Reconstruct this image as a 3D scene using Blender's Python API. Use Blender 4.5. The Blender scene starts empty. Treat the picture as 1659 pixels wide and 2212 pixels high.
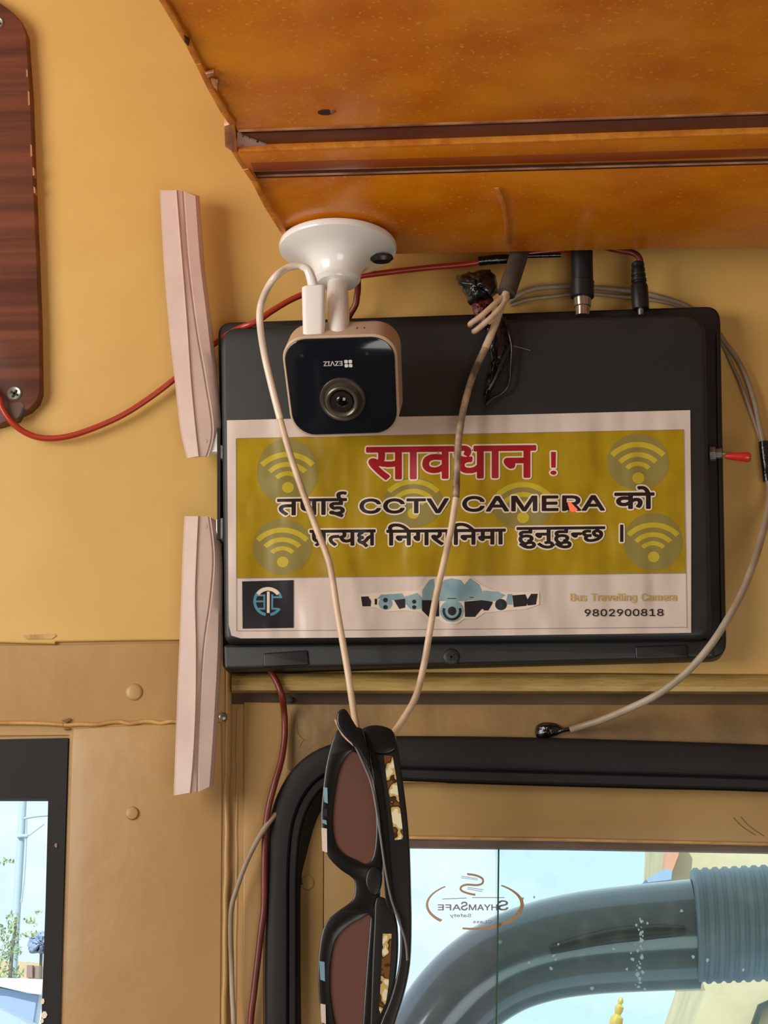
import bpy, bmesh, math, random, json
from mathutils import Vector, Matrix
from mathutils.geometry import tessellate_polygon
random.seed(7)
S = bpy.context.scene
COL = S.collection
# ---------------------------------------------------------------- camera
W, H, F = 1659.0, 2212.0, 4200.0
YAW, PITCH, DIST = math.radians(4.0), math.radians(14.0), 1.26
EYE = Vector((0, -DIST, 0))
FW = Vector((-math.sin(YAW)*math.cos(PITCH), math.cos(YAW)*math.cos(PITCH), math.sin(PITCH)))
RT = Vector((math.cos(YAW), math.sin(YAW), 0))
UP = RT.cross(FW)
cd = bpy.data.cameras.new('camera'); cam = bpy.data.objects.new('camera', cd); COL.objects.link(cam)
cam.matrix_world = Matrix.Translation(EYE) @ Matrix((RT, UP, -FW)).transposed().to_4x4()
cd.sensor_fit = 'VERTICAL'; cd.sensor_height = 24; cd.lens = 24*F/H
cd.clip_start = 0.01; cd.clip_end = 3000
S.camera = cam
# ---------------------------------------------------------------- view
S.view_settings.view_transform = 'Standard'; S.view_settings.look = 'None'
S.view_settings.gamma = 1; S.view_settings.use_curve_mapping = False
S.view_settings.exposure = 0.0
# ---------------------------------------------------------------- sky
def lin(c):
    return tuple((v/255/12.92 if v/255 <= .04045 else ((v/255+.055)/1.055)**2.4) for v in c[:3])+(1,)
wd = bpy.data.worlds.new('sky'); S.world = wd; wd.use_nodes = True
n = wd.node_tree.nodes; l = wd.node_tree.links; n.clear()
tc = n.new('ShaderNodeTexCoord'); mp = n.new('ShaderNodeMapping'); mp.inputs['Scale'].default_value = (1, 1, 2.6)
nz = n.new('ShaderNodeTexNoise'); nz.inputs['Scale'].default_value = 4.2; nz.inputs['Detail'].default_value = 7; nz.inputs['Roughness'].default_value = .55
cr = n.new('ShaderNodeValToRGB'); cr.color_ramp.elements[0].position = .42; cr.color_ramp.elements[1].position = .6
cr.color_ramp.elements[0].color = lin((216, 236, 250)); cr.color_ramp.elements[1].color = lin((246, 252, 255))
bg = n.new('ShaderNodeBackground'); bg.inputs['Strength'].default_value = 1.28
wo = n.new('ShaderNodeOutputWorld')
l.new(tc.outputs['Generated'], mp.inputs[0]); l.new(mp.outputs[0], nz.inputs['Vector']); l.new(nz.outputs['Fac'], cr.inputs[0])
l.new(cr.outputs[0], bg.inputs[0]); l.new(bg.outputs[0], wo.inputs[0])
# ---------------------------------------------------------------- daylight from the left side window, plus an added fill lamp
def area(name, loc, target, size, sizey, power, color):
    ld = bpy.data.lights.new(name, 'AREA'); ld.shape = 'RECTANGLE'; ld.size = size; ld.size_y = sizey
    ld.energy = power; ld.color = color
    o = bpy.data.objects.new(name, ld); COL.objects.link(o); o.location = loc
    o.rotation_euler = (Vector(target)-Vector(loc)).to_track_quat('-Z', 'Y').to_euler(); return o
area('side_window_daylight', (-1.15, -.95, .38), (-.05, 0, .42), .8, .7, 15, (1, .95, .88))
area('low_fill_lamp', (.5, -2.2, -.75), (0, 0, .45), 1.0, 1.2, 13, (1, .96, .9))  # added fill from low behind the eye, brightens the locker underside

# ---------------------------------------------------------------- pixel -> point helpers
def ray(px, py):
    return (FW + RT*((px-W/2)/F) + UP*((H/2-py)/F))
def P(px, py, y=0.0):
    r = ray(px, py); return EYE + r*((y-EYE.y)/r.y)
def PP(px, py, p0, nrm):
    r = ray(px, py); return EYE + r*((p0-EYE).dot(nrm)/r.dot(nrm))
def to_px(p):
    v = Vector(p)-EYE; z = v.dot(FW); return (W/2+F*v.dot(RT)/z, H/2-F*v.dot(UP)/z)
def catmull(pts, k=6, closed=False):
    pts = [Vector(p) for p in pts]; n_ = len(pts); out = []
    rng = n_ if closed else n_-1
    for i in range(rng):
        if closed: a, b, c, d = pts[i-1], pts[i], pts[(i+1) % n_], pts[(i+2) % n_]
        else: a, b, c, d = pts[max(i-1, 0)], pts[i], pts[i+1], pts[min(i+2, n_-1)]
        for j in range(k):
            t = j/k
            out.append(.5*((2*b)+(c-a)*t+(2*a-5*b+4*c-d)*t*t+(3*b-a-3*c+d)*t**3))
    if not closed: out.append(pts[-1])
    return out
# ---------------------------------------------------------------- object helpers
def link(name, bm, m, parent=None, smooth=False):
    me = bpy.data.meshes.new(name); bmesh.ops.recalc_face_normals(bm, faces=bm.faces); bm.to_mesh(me); bm.free()
    o = bpy.data.objects.new(name, me); COL.objects.link(o)
    if m: me.materials.append(m)
    if smooth:
        for p in me.polygons: p.use_smooth = True
        try: me.set_sharp_from_angle(angle=math.radians(38))
        except Exception: pass
    if parent: o.parent = parent
    return o
def thing(name, label, cat, loc=(0, 0, 0), group=None):
    o = bpy.data.objects.new(name, None); COL.objects.link(o); o.empty_display_size = .01
    o['label'] = label; o['category'] = cat
    if group: o['group'] = group
    return o
def struct(o, label=None):
    o['kind'] = 'structure'
    if label: o['label'] = label
    return o
def offs(p, d):           # inset a closed list of 2D points by d (positive = inwards)
    n_ = len(p); A = sum(p[i][0]*p[(i+1) % n_][1]-p[(i+1) % n_][0]*p[i][1] for i in range(n_))
    s = 1 if A > 0 else -1; out = []
    for i in range(n_):
        a, b, c = p[i-1], p[i], p[(i+1) % n_]
        d1 = Vector((b[0]-a[0], b[1]-a[1])); d2 = Vector((c[0]-b[0], c[1]-b[1]))
        if d1.length < 1e-9: d1 = d2
        if d2.length < 1e-9: d2 = d1
        n1 = Vector((-d1.y, d1.x)).normalized()*s; n2 = Vector((-d2.y, d2.x)).normalized()*s
        m = n1+n2
        if m.length < .3: m = n1
        m = m.normalized(); k = d/max(.5, m.dot(n1))
        out.append((b[0]+m.x*k, b[1]+m.y*k))
    return out
def rings(bm, rr, cap0=True, cap1=True, closed=True):
    vs = [[bm.verts.new(p) for p in r] for r in rr]
    for a, b in zip(vs, vs[1:]):
        n_ = len(a)
        for i in range(n_ if closed else n_-1):
            j = (i+1) % n_
            try: bm.faces.new((a[i], a[j], b[j], b[i]))
            except ValueError: pass
    if cap0: cap(bm, vs[0])
    if cap1: cap(bm, vs[-1])
    return vs
def cap(bm, ring):
    for t in tessellate_polygon([[v.co for v in ring]]):
        try: bm.faces.new([ring[i] for i in t])
        except ValueError: pass
def prism_bm(pts, yf, yb, bev=0.0, bm=None):
    """pts: pixel outline read on the plane y=yf; extruded straight back to yb, front edge rounded."""
    bm = bm or bmesh.new()
    q = [P(x, y, yf) for x, y in pts]; q2 = [(v.x, v.z) for v in q]
    rr = []
    if bev > 0:
        for a in (0, 30, 60, 90):
            a = math.radians(a); ins = bev*(1-math.sin(a)); dy = bev*(1-math.cos(a))
            r = offs(q2, ins); rr.append([Vector((x, yf+dy, z)) for x, z in r])
    else: rr.append([Vector((x, yf, z)) for x, z in q2])
    rr.append([Vector((x, yb, z)) for x, z in q2])
    rings(bm, rr); return bm
def prism(name, pts, yf, yb, m, parent=None, bev=0.0, smooth=None):
    return link(name, prism_bm(pts, yf, yb, bev), m, parent, bev > 0 if smooth is None else smooth)
def slab(name, outer, holes, yf, yb, m, parent=None):
    bm = bmesh.new(); loops = [[P(x, y, yf) for x, y in k] for k in [outer]+holes]
    flat = [v for k in loops for v in k]
    f = [bm.verts.new(v) for v in flat]; b = [bm.verts.new((v.x, yb, v.z)) for v in flat]
    for t in tessellate_polygon([[Vector((v.x, v.z, 0)) for v in k] for k in loops]):
        for vv in ((f[t[0]], f[t[1]], f[t[2]]), (b[t[0]], b[t[2]], b[t[1]])):
            try: bm.faces.new(vv)
            except ValueError: pass
    s = 0
    for k in loops:
        n_ = len(k)
        for i in range(n_):
            j = (i+1) % n_; bm.faces.new((f[s+i], f[s+j], b[s+j], b[s+i]))
        s += n_
    return link(name, bm, m, parent)
def rrect(x0, y0, x1, y1, r, k=5, dx=0, slope_t=0, slope_b=0):
    """rounded rectangle in pixels, clockwise from the top left"""
    out = []
    for cx, cy, a0 in ((x0+r, y0+r, 180), (x1-r, y0+r, 270), (x1-r, y1-r, 0), (x0+r, y1-r, 90)):
        for i in range(k+1):
            a = math.radians(a0+90*i/k); x = cx+r*math.cos(a); y = cy+r*math.sin(a)
            t = (x-x0)/(x1-x0); v = (y-y0)/(y1-y0)
            out.append((x+dx*v, y+(slope_t*(1-v)+slope_b*v)*t))
    return out
def frames(path):
    path = [Vector(p) for p in path]; out = []; up = Vector((0.13, 1, .07)).normalized()
    for i, p in enumerate(path):
        t = (path[min(i+1, len(path)-1)]-path[max(i-1, 0)]).normalized()
        nn = up-t*up.dot(t)
        if nn.length < .05: nn = Vector((1, 0, 0))-t*t.x
        nn.normalize(); up = nn; out.append((p, nn, t.cross(nn)))
    return out
def tube_bm(path, rad, seg=12, bm=None, flat=1.0):
    bm = bm or bmesh.new(); fr = frames(path); N = len(fr); rr = []
    for i, (p, a, b) in enumerate(fr):
        r = rad(i/(N-1)) if callable(rad) else rad
        rr.append([p+a*(math.cos(2*math.pi*j/seg)*r*flat)+b*(math.sin(2*math.pi*j/seg)*r) for j in range(seg)])
    rings(bm, rr); return bm
def tube(name, path, rad, m, parent=None, seg=12, flat=1.0):
    return link(name, tube_bm(path, rad, seg, None, flat), m, parent, True)
def wire(name, pts, rad_px, m, parent=None, k=6, seg=10):
    """pts: (px, py, y) control points; radius in photo pixels at the wire's distance"""
    q = catmull([P(*p) for p in pts], k)
    r = rad_px*(q[len(q)//2]-EYE).length/F
    return tube(name, q, r, m, parent, seg)
def lathe_bm(prof, org, ax, seg=32, bm=None, sx=1.0):
    bm = bm or bmesh.new(); ax = Vector(ax).normalized(); org = Vector(org)
    u = Vector((1, 0, 0)); u = (u-ax*u.dot(ax)); u = u.normalized() if u.length > .1 else Vector((0, 0, 1)); w = ax.cross(u)
    rr = [[org+ax*h+(u*math.cos(2*math.pi*j/seg)*sx+w*math.sin(2*math.pi*j/seg))*max(r, 1e-5) for j in range(seg)] for r, h in prof]
    rings(bm, rr); return bm
def lathe(name, prof, org, ax, m, parent=None, seg=32, sx=1.0):
    return link(name, lathe_bm(prof, org, ax, seg, None, sx), m, parent, True)
def strip(name, outer, inner, prof, m, parent=None, smooth=True):
    """ribbon between two pixel polylines of the same count; prof = [(t, y)]"""
    bm = bmesh.new(); rr = []
    for t, y in prof:
        rr.append([P(a[0]*(1-t)+b[0]*t, a[1]*(1-t)+b[1]*t, y) for a, b in zip(outer, inner)])
    rr2 = list(zip(*rr)); rings(bm, [list(r) for r in rr2], closed=False, cap0=False, cap1=False)
    return link(name, bm, m, parent, smooth)
def box_bm(c, s, bm=None, rot=None):
    bm = bm or bmesh.new(); r = bmesh.ops.create_cube(bm, size=1)
    M = Matrix.Translation(Vector(c)) @ (rot.to_4x4() if rot else Matrix.Identity(4)) @ Matrix.Diagonal((*s, 1))
    bmesh.ops.transform(bm, matrix=M, verts=r['verts']); return bm
# ---------------------------------------------------------------- materials
def mat(name, c, rough=.5, metal=0.0, c2=None, scale=20, stretch=(1, 1, 1), detail=4, lo=.35, hi=.65, bump=0.0, bscale=None, bstretch=None,
        coat=0.0, spec=.5, bdist=.001, spots=None, spot_scale=300, spot_at=.7, bdet=5):
    m = bpy.data.materials.new(name); m.use_nodes = True; n = m.node_tree.nodes; l = m.node_tree.links
    b = n['Principled BSDF']; b.inputs['Roughness'].default_value = rough; b.inputs['Metallic'].default_value = metal
    b.inputs['Specular IOR Level'].default_value = spec; b.inputs['Coat Weight'].default_value = coat; b.inputs['Coat Roughness'].default_value = .08
    b.inputs['Base Color'].default_value = lin(c); out = None
    g = n.new('ShaderNodeNewGeometry')
    def noise(sc, st, det):
        mpn = n.new('ShaderNodeMapping'); mpn.inputs['Scale'].default_value = st; l.new(g.outputs['Position'], mpn.inputs[0])
        z = n.new('ShaderNodeTexNoise'); z.inputs['Scale'].default_value = sc; z.inputs['Detail'].default_value = det
        l.new(mpn.outputs[0], z.inputs['Vector']); return z
    if c2:
        z = noise(scale, stretch, detail); r = n.new('ShaderNodeValToRGB')
        r.color_ramp.elements[0].position = lo; r.color_ramp.elements[1].position = hi
        r.color_ramp.elements[0].color = lin(c); r.color_ramp.elements[1].color = lin(c2)
        l.new(z.outputs['Fac'], r.inputs[0]); out = r.outputs[0]
    if spots:
        z = noise(spot_scale, (1, 1, 1), 2); r = n.new('ShaderNodeMapRange'); r.inputs[1].default_value = spot_at; r.inputs[2].default_value = spot_at+.05
        mx = n.new('ShaderNodeMix'); mx.data_type = 'RGBA'; l.new(z.outputs['Fac'], r.inputs[0]); l.new(r.outputs[0], mx.inputs[0])
        if out: l.new(out, mx.inputs[6])
        else: mx.inputs[6].default_value = lin(c)
        mx.inputs[7].default_value = lin(spots); out = mx.outputs[2]
    if out: l.new(out, b.inputs['Base Color'])
    if bump:
        z = noise(bscale or scale, bstretch or stretch, bdet); bn = n.new('ShaderNodeBump'); bn.inputs['Strength'].default_value = bump; bn.inputs['Distance'].default_value = bdist
        l.new(z.outputs['Fac'], bn.inputs['Height']); l.new(bn.outputs[0], b.inputs['Normal'])
    return m
def glass(name, tint, rough=.02, refl=.5, dirt=0.0):
    m = bpy.data.materials.new(name); m.use_nodes = True; n = m.node_tree.nodes; l = m.node_tree.links; n.clear()
    t = n.new('ShaderNodeBsdfTransparent'); t.inputs[0].default_value = lin(tint)
    gl = n.new('ShaderNodeBsdfGlossy'); gl.inputs['Roughness'].default_value = rough; gl.inputs[0].default_value = (1, 1, 1, 1)
    fr = n.new('ShaderNodeFresnel'); fr.inputs[0].default_value = 1.5
    ml = n.new('ShaderNodeMath'); ml.operation = 'MULTIPLY'; ml.inputs[1].default_value = refl
    mx = n.new('ShaderNodeMixShader'); o = n.new('ShaderNodeOutputMaterial')
    l.new(fr.outputs[0], ml.inputs[0]); l.new(ml.outputs[0], mx.inputs[0]); l.new(t.outputs[0], mx.inputs[1]); l.new(gl.outputs[0], mx.inputs[2])
    last = mx.outputs[0]
    if dirt:
        d = n.new('ShaderNodeBsdfDiffuse'); d.inputs[0].default_value = lin((215, 225, 225)); g = n.new('ShaderNodeNewGeometry')
        z = n.new('ShaderNodeTexNoise'); z.inputs['Scale'].default_value = 90; z.inputs['Detail'].default_value = 6; l.new(g.outputs['Position'], z.inputs['Vector'])
        r = n.new('ShaderNodeMapRange'); r.inputs[1].default_value = .5; r.inputs[2].default_value = .8; r.inputs[3].default_value = dirt*.3; r.inputs[4].default_value = dirt*2
        m2 = n.new('ShaderNodeMixShader'); l.new(z.outputs['Fac'], r.inputs[0]); l.new(r.outputs[0], m2.inputs[0]); l.new(last, m2.inputs[1]); l.new(d.outputs[0], m2.inputs[2]); last = m2.outputs[0]
    l.new(last, o.inputs[0]); return m
sd = bpy.data.lights.new('sun', 'SUN'); sd.energy = 4.0; sd.angle = .02; sd.color = (1, .95, .86)
so = bpy.data.objects.new('sun', sd); COL.objects.link(so); so.rotation_euler = Vector((.4, .8, -.7)).to_track_quat('-Z', 'Y').to_euler()
# ================================================================ materials
M = {}
M['paint'] = mat('cream_paint', (210, 168, 92), .42, c2=(200, 154, 80), scale=7, detail=6, lo=.35, hi=.7, bump=.25, bscale=14, bdist=.004, coat=.1)
M['paint_low'] = mat('cream_paint_shaded', (180, 140, 86), .45, c2=(164, 124, 72), scale=9, detail=8, lo=.3, hi=.7, bump=.4, bscale=40, bdist=.002, coat=.1)  # lower panels: the light's fall-off is put into a darker cream
M['paint_dirty'] = mat('grimy_cream_paint', (152, 116, 66), .5, c2=(108, 80, 44), scale=16, detail=8, lo=.35, hi=.7, bump=.6, bscale=60, bdist=.002)
M['caulk'] = mat('cream_sealant', (206, 160, 92), .5, c2=(176, 128, 68), scale=60, bump=.5, bscale=120, bdist=.002)
M['bead'] = mat('dark_seam', (120, 84, 40), .8)
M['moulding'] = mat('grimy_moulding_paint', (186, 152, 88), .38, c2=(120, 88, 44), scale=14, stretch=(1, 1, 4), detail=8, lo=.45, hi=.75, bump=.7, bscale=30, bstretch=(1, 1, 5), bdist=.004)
M['locker'] = mat('varnished_orange_laminate', (216, 126, 6), .26, c2=(192, 96, 0), scale=22, stretch=(.8, 1, 1), detail=14, lo=.34, hi=.66, bump=.05, bscale=300, bdist=.0004, coat=.12,
                  spots=(216, 140, 40), spot_scale=380, spot_at=.635, spec=.4)
M['locker_edge'] = mat('chipped_orange_edge', (226, 146, 48), .4, c2=(196, 106, 24), scale=60, detail=6, bump=.6, bscale=90, bdist=.003)
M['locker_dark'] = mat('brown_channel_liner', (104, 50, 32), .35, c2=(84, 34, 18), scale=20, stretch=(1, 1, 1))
M['gap'] = mat('dark_gap', (66, 26, 14), .7)
M['pale_edge'] = mat('highlight_lip', (205, 150, 110), .35, c2=(150, 90, 60), scale=50, metal=.3)
M['pinkplastic'] = mat('pale_offcut', (196, 156, 140), .6, spots=(60, 30, 25), spot_scale=260, spot_at=.63)
M['wood'] = mat('red_brown_wood_grain', (120, 64, 42), .42, c2=(78, 38, 24), scale=44, stretch=(.1, 1, 3.4), detail=7, lo=.32, hi=.68, bump=.15, bdist=.001)
M['wood_edge'] = mat('dark_wood_edge', (70, 34, 18), .6)
M['chip'] = mat('bare_wood_chip', (176, 120, 82), .7)
M['steel'] = mat('scratched_steel', (176, 172, 166), .35, metal=.7, c2=(130, 126, 120), scale=200)
M['recess'] = mat('screw_recess', (30, 26, 24), .7)
M['black'] = mat('black_plastic', (37, 35, 34), .5, c2=(30, 29, 28), scale=30, bump=.1, bscale=900, bdist=.0002)
M['blackrim'] = mat('black_plastic_base', (24, 21, 22), .45)
M['rubber'] = mat('black_rubber', (32, 28, 28), .62, c2=(28, 25, 25), scale=30, spec=.3, bump=.2, bscale=500, bdist=.0004)
M['white'] = mat('aged_white_plastic', (208, 180, 168), .42, c2=(198, 168, 156), scale=30)
M['gloss_white'] = mat('glossy_white_plastic', (240, 234, 228), .18, coat=.6)
M['cam_shell'] = mat('warm_white_shell', (196, 166, 138), .42)
M['cam_black'] = mat('glossy_black_face', (22, 23, 29), .12, coat=.5)
M['lens_ring'] = mat('dark_bronze_ring', (92, 80, 70), .25, metal=.4)
M['lens_dark'] = mat('dark_ring', (38, 28, 24), .3)
M['lens'] = mat('black_lens_glass', (8, 8, 10), .05, coat=1)
M['logo_white'] = mat('white_print', (215, 212, 200), .5)
M['red_wire'] = mat('red_insulation', (166, 46, 24), .35, coat=.2)
M['dark_red_wire'] = mat('grimy_red_insulation', (118, 40, 22), .4, c2=(88, 30, 18), scale=60)
M['clean_wire'] = mat('clean_white_insulation', (228, 208, 190), .35, coat=.2)
M['white_wire'] = mat('yellowed_white_insulation', (218, 188, 158), .4, c2=(160, 122, 88), scale=40, lo=.45, hi=.8)
M['dirty_wire'] = mat('grimy_white_insulation', (190, 160, 132), .5, c2=(84, 62, 46), scale=70, lo=.4, hi=.62)
M['grey_wire'] = mat('grey_insulation', (176, 158, 136), .5, c2=(140, 118, 94), scale=30)
M['sheath'] = mat('grey_brown_cable_sheath', (84, 70, 60), .6, c2=(60, 48, 42), scale=50)
M['tape'] = mat('shiny_black_tape', (18, 18, 20), .22, coat=.5, bump=.6, bscale=120, bdist=.003)
M['copper'] = mat('dark_red_bits', (98, 36, 32), .5)
M['redcap'] = mat('red_rubber_cap', (190, 40, 30), .3, coat=.4)
WR = dict(bump=.9, bscale=30, bstretch=(1.5, 1, .6), bdist=.007, bdet=1.2)
M['sticker'] = mat('white_vinyl', (212, 192, 180), .33, **WR)
M['yellow'] = mat('mustard_vinyl_print', (172, 140, 14), .33, c2=(154, 122, 8), scale=25, **WR)
M['grey_print'] = mat('olive_grey_print', (138, 122, 62), .36, **WR)
M['lime_print'] = mat('pale_yellow_print', (190, 166, 44), .36, **WR)
M['ink_white'] = mat('white_outline_print', (226, 206, 186), .35, **WR)
M['ink_black'] = mat('black_brown_print', (34, 20, 16), .35, **WR)
M['ink_red'] = mat('crimson_print', (158, 20, 28), .35, **WR)
M['ink_gold'] = mat('gold_print', (196, 164, 92), .35, **WR)
M['ink_line'] = mat('grey_line_print', (150, 132, 122), .4, **WR)
M['ink_navy'] = mat('near_black_print', (32, 30, 34), .35, **WR)
M['ink_blue'] = mat('steel_blue_print', (84, 134, 160), .35, **WR)
M['ink_pale'] = mat('pale_blue_grey_print', (150, 172, 172), .35, c2=(118, 148, 158), scale=60, **WR)
M['ink_mid'] = mat('mid_blue_grey_print', (120, 156, 170), .35, **WR)
M['frame_gloss'] = mat('glossy_black_acetate', (15, 12, 12), .28, coat=.15, spec=.35)
M['temple_mat'] = mat('dark_brown_black_acetate', (24, 20, 18), .35, coat=.1, spec=.35)
M['hilite'] = mat('grey_edge_hilite', (110, 102, 96), .3)  # grey stands in for the highlight on thin edges
M['shell'] = mat('bus_lining', (186, 174, 150), .6)
M['strip'] = mat('dull_aluminium_strip', (134, 112, 98), .45, metal=.4, c2=(104, 84, 72), scale=60, stretch=(.2, 1, 2))
M['frame_cream'] = mat('cream_window_frame', (170, 134, 80), .42, c2=(156, 120, 68), scale=12, detail=6, bump=.15, bscale=60)  # weaker light around the right window is put into this darker cream
M['pane'] = glass('clear_glass', (250, 252, 255), dirt=.02)
M['pane_tint'] = glass('aqua_tinted_glass', (241, 252, 253), dirt=.03)
M['pane_edge'] = mat('green_glass_edge', (74, 96, 74), .2)
M['etch'] = mat('grey_brown_glass_print', (150, 140, 140), .6)
M['etch2'] = mat('tan_glass_print', (186, 150, 112), .6)
M['glasslens'] = None

# ================================================================ bus shell
def big_box(name, lo, hi, m):
    lo, hi = Vector(lo), Vector(hi); return struct(link(name, box_bm((lo+hi)/2, hi-lo), m))
big_box('ceiling', (-1.55, -3.4, .98), (1.55, .0, 1.02), M['shell'])
big_box('floor', (-1.55, -3.4, -1.34), (1.55, .03, -1.3), M['rubber'])
big_box('wall_right', (1.5, -3.4, -1.3), (1.55, .03, .98), M['shell'])
bm = bmesh.new()
for a, b in (((-1.55, -3.4, -1.3), (-1.5, .03, -.5)), ((-1.55, -3.4, .9), (-1.5, .03, .98)), ((-1.55, -3.4, -.5), (-1.5, -2.3, .9)), ((-1.55, -.7, -.5), (-1.5, .03, .9))):
    box_bm((Vector(a)+Vector(b))/2, Vector(b)-Vector(a), bm)
struct(link('wall_left', bm, M['shell']))
big_box('wall_back', (-1.55, -3.45, -1.3), (1.55, -3.4, 1.0), M['shell'])

# ================================================================ front wall with its two window openings
LWH = [(-900, 1690), (112, 1690), (96, 2212), (80, 3400), (-900, 3400)]
RWH = [(640, 1690), (2800, 1690), (2800, 3400), (640, 3400)]
OUT = [(-3900, -2200), (5700, -2200), (5700, 8200), (-3900, 8200)]
wf = struct(slab('wall_front', OUT, [LWH, RWH], 0.0, .022, M['paint_low']), 'cream painted front bulkhead around two windows')
# upper sheet, standing a little proud, folded edge along the seam
seam = [(488, 1381), (300, 1383), (120, 1386), (118, 1391), (0, 1388), (-500, 1392)]
up = [(-3800, -2100), (5600, -2100), (5600, 1462), (1659, 1458), (1300, 1454), (700, 1452), (488, 1450)]+seam+[(-3800, 1420)]
struct(prism('trim_1', up, -.0035, .0005, M['paint'], bev=.0012), 'upper cream sheet panel')
# left lower sheet : band over the left window and the pillar right of it
lw = [(-3800, 1424), (-500, 1397), (0, 1393), (120, 1393), (300, 1389), (486, 1387), (487, 1560), (482, 2212), (474, 3300), (100, 3300), (129, 2212), (149, 1588), (0, 1590), (-900, 1596), (-3800, 1620)]
struct(prism('trim_2', lw, -.0016, .0005, M['paint_low'], bev=.0008), 'cream sheet around the left window')
# pillar face panel under the caulked joint
lp = [(158, 1574), (300, 1566), (478, 1560), (480, 1700), (476, 2212), (470, 3300), (112, 3300), (138, 2212), (155, 1620)]
t3 = struct(prism('trim_3', lp, -.0026, -.001, M['paint_low'], bev=.0008), 'narrow cream pillar face beside the left window')
# sealant line and lip over the left window
random.seed(3)
q = [(128+i*22, 1567-i*.75+random.uniform(-3, 3), -.0024) for i in range(17)]
struct(wire('trim_4', q, 4.5, M['caulk'], k=3), 'uneven smear of cream sealant in the joint')
struct(wire('trim_5', [(-400, 1562, -.003), (0, 1562, -.003), (90, 1563, -.003), (136, 1566, -.003)], 4, M['caulk']), 'raised cream lip over the left window')
# corner ridge right of the pillar
random.seed(5)
q = [(494+random.uniform(-1.5, 1.5)-i*.5, 1440+i*45, -.0015) for i in range(30)]
struct(wire('trim_6', q, 7, M['paint_low'], k=4), 'rounded cream corner bead')
q = [(513+random.uniform(-1, 1)-i*.25, 1530+i*45, .001) for i in range(28)]
struct(wire('trim_7', q, 5, M['paint_low'], k=4), 'thin second cream bead')
# moulding above the right window: rolled bead with an undercut shadow
N = 26; xs = [500+i*(5600-500)/N*(.25+.75*i/N) for i in range(N+1)]
top = [(x, 1453+5*(x-500)/1159) for x in xs]; bot = [(x, 1521+1*(x-500)/1159) for x in xs]
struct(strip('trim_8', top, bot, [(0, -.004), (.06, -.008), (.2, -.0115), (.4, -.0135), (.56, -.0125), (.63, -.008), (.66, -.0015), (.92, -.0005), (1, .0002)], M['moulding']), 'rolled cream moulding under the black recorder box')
# panel strip left of the gasket and the worn field above it
band_t = [(a, b-23) for a, b in bot]
struct(strip('trim_11', band_t, bot, [(0, -.0017), (1, -.0015)], mat('dark_shade_band', (84, 60, 34), .7, c2=(58, 38, 20), scale=20, stretch=(.4, 1, 2), detail=7)), 'channel under the moulding with its shade painted dark')  # dark strip: the undercut's shade put into its colour
struct(prism('trim_9', [(526, 1516), (612, 1517), (616, 1560), (606, 1660), (582, 1740), (570, 1900), (566, 3300), (524, 3300)], -.0018, .0005, M['paint_low'], bev=.0009), 'cream strip left of the black gasket')
struct(prism('trim_10', [(622, 1519), (5000, 1526), (5000, 1700), (1659, 1640), (1400, 1625), (1000, 1610), (760, 1620), (660, 1680), (620, 1660)], -.0008, .0005, M['paint_dirty'], bev=.0005), 'grimy cream band over the right window gasket')
# round plugs, bumps, rubbed marks (pieces of the pillar panel / wall)
def plug(px, py, r_px, h, y, m, parent, name='rivet', sx=1.0):
    r = r_px*1.28/F; o = lathe(name, [(0, h), (r*.5, h*.96), (r*.86, h*.8), (r, h*.4), (r*1.05, 0), (r*1.05, -.001)], P(px, py, y), (0, -1, 0), m, parent, 24, sx); return o
plug(290, 1495, 18, .0016, -.0016, M['paint_low'], bpy.data.objects['trim_2'])
plug(286, 1757, 14, .002, -.0026, M['paint_low'], t3, 'rivet')
plug(482, 1549, 9, .003, -.002, M['steel'], bpy.data.objects['trim_2'], 'screw')
plug(628, 1512, 7, .0022, -.002, M['recess'], bpy.data.objects['trim_10'], 'screw_hole')
# peeling flake on the seam
prism('paint_flake', [(45, 1372), (118, 1369), (122, 1373), (112, 1380), (58, 1381)], -.0042, -.003, M['caulk'], bpy.data.objects['trim_1'])
prism('paint_flake', [(133, 1557), (150, 1551), (154, 1555), (143, 1562)], -.0034, -.002, M['bead'], bpy.data.objects['trim_2'])
prism('paint_flake', [(138, 1574), (150, 1572), (150, 1576), (140, 1577)], -.0034, -.002, M['bead'], bpy.data.objects['trim_2'])
CRK = [[(642, 1562), (643, 1580), (649, 1591), (659, 1600)], [(655, 1600), (646, 1616)]]
for k in CRK: wire('paint_crack', [(x, y, -.0007) for x, y in k], .9, M['bead'], bpy.data.objects['trim_10'], k=3, seg=6)

# ================================================================ left window
w1 = bpy.data.objects.new('window_1', None); COL.objects.link(w1); struct(w1, 'left window in a flat black rubber surround')
seal = slab('rubber_surround', [(-900, 1606), (0, 1597), (147, 1594), (138, 1900), (130, 2212), (98, 3400), (-900, 3400)],
            [[(-860, 1728), (0, 1726), (100, 1726), (104, 1730), (98, 1960), (89, 2212), (60, 3350), (-860, 3350)]], -.0028, .012, M['rubber'], w1)
prism('glass_pane', [(-890, 1710), (125, 1710), (100, 2212), (70, 3380), (-890, 3380)], .009, .0125, M['pane'], w1)
for (x, y, r) in ((121, 1826, 4), (92, 2163, 5), (96, 2192, 8), (91, 2205, 5)):
    random.seed(x)
    prism('paint_fleck', [(x+r*random.uniform(.6, 1.1)*math.cos(a*1.05), y+r*random.uniform(.8, 1.5)*math.sin(a*1.05)) for a in range(6)], -.0034, -.0027, M['ink_white'] if y > 2000 else M['strip'], w1)

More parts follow.
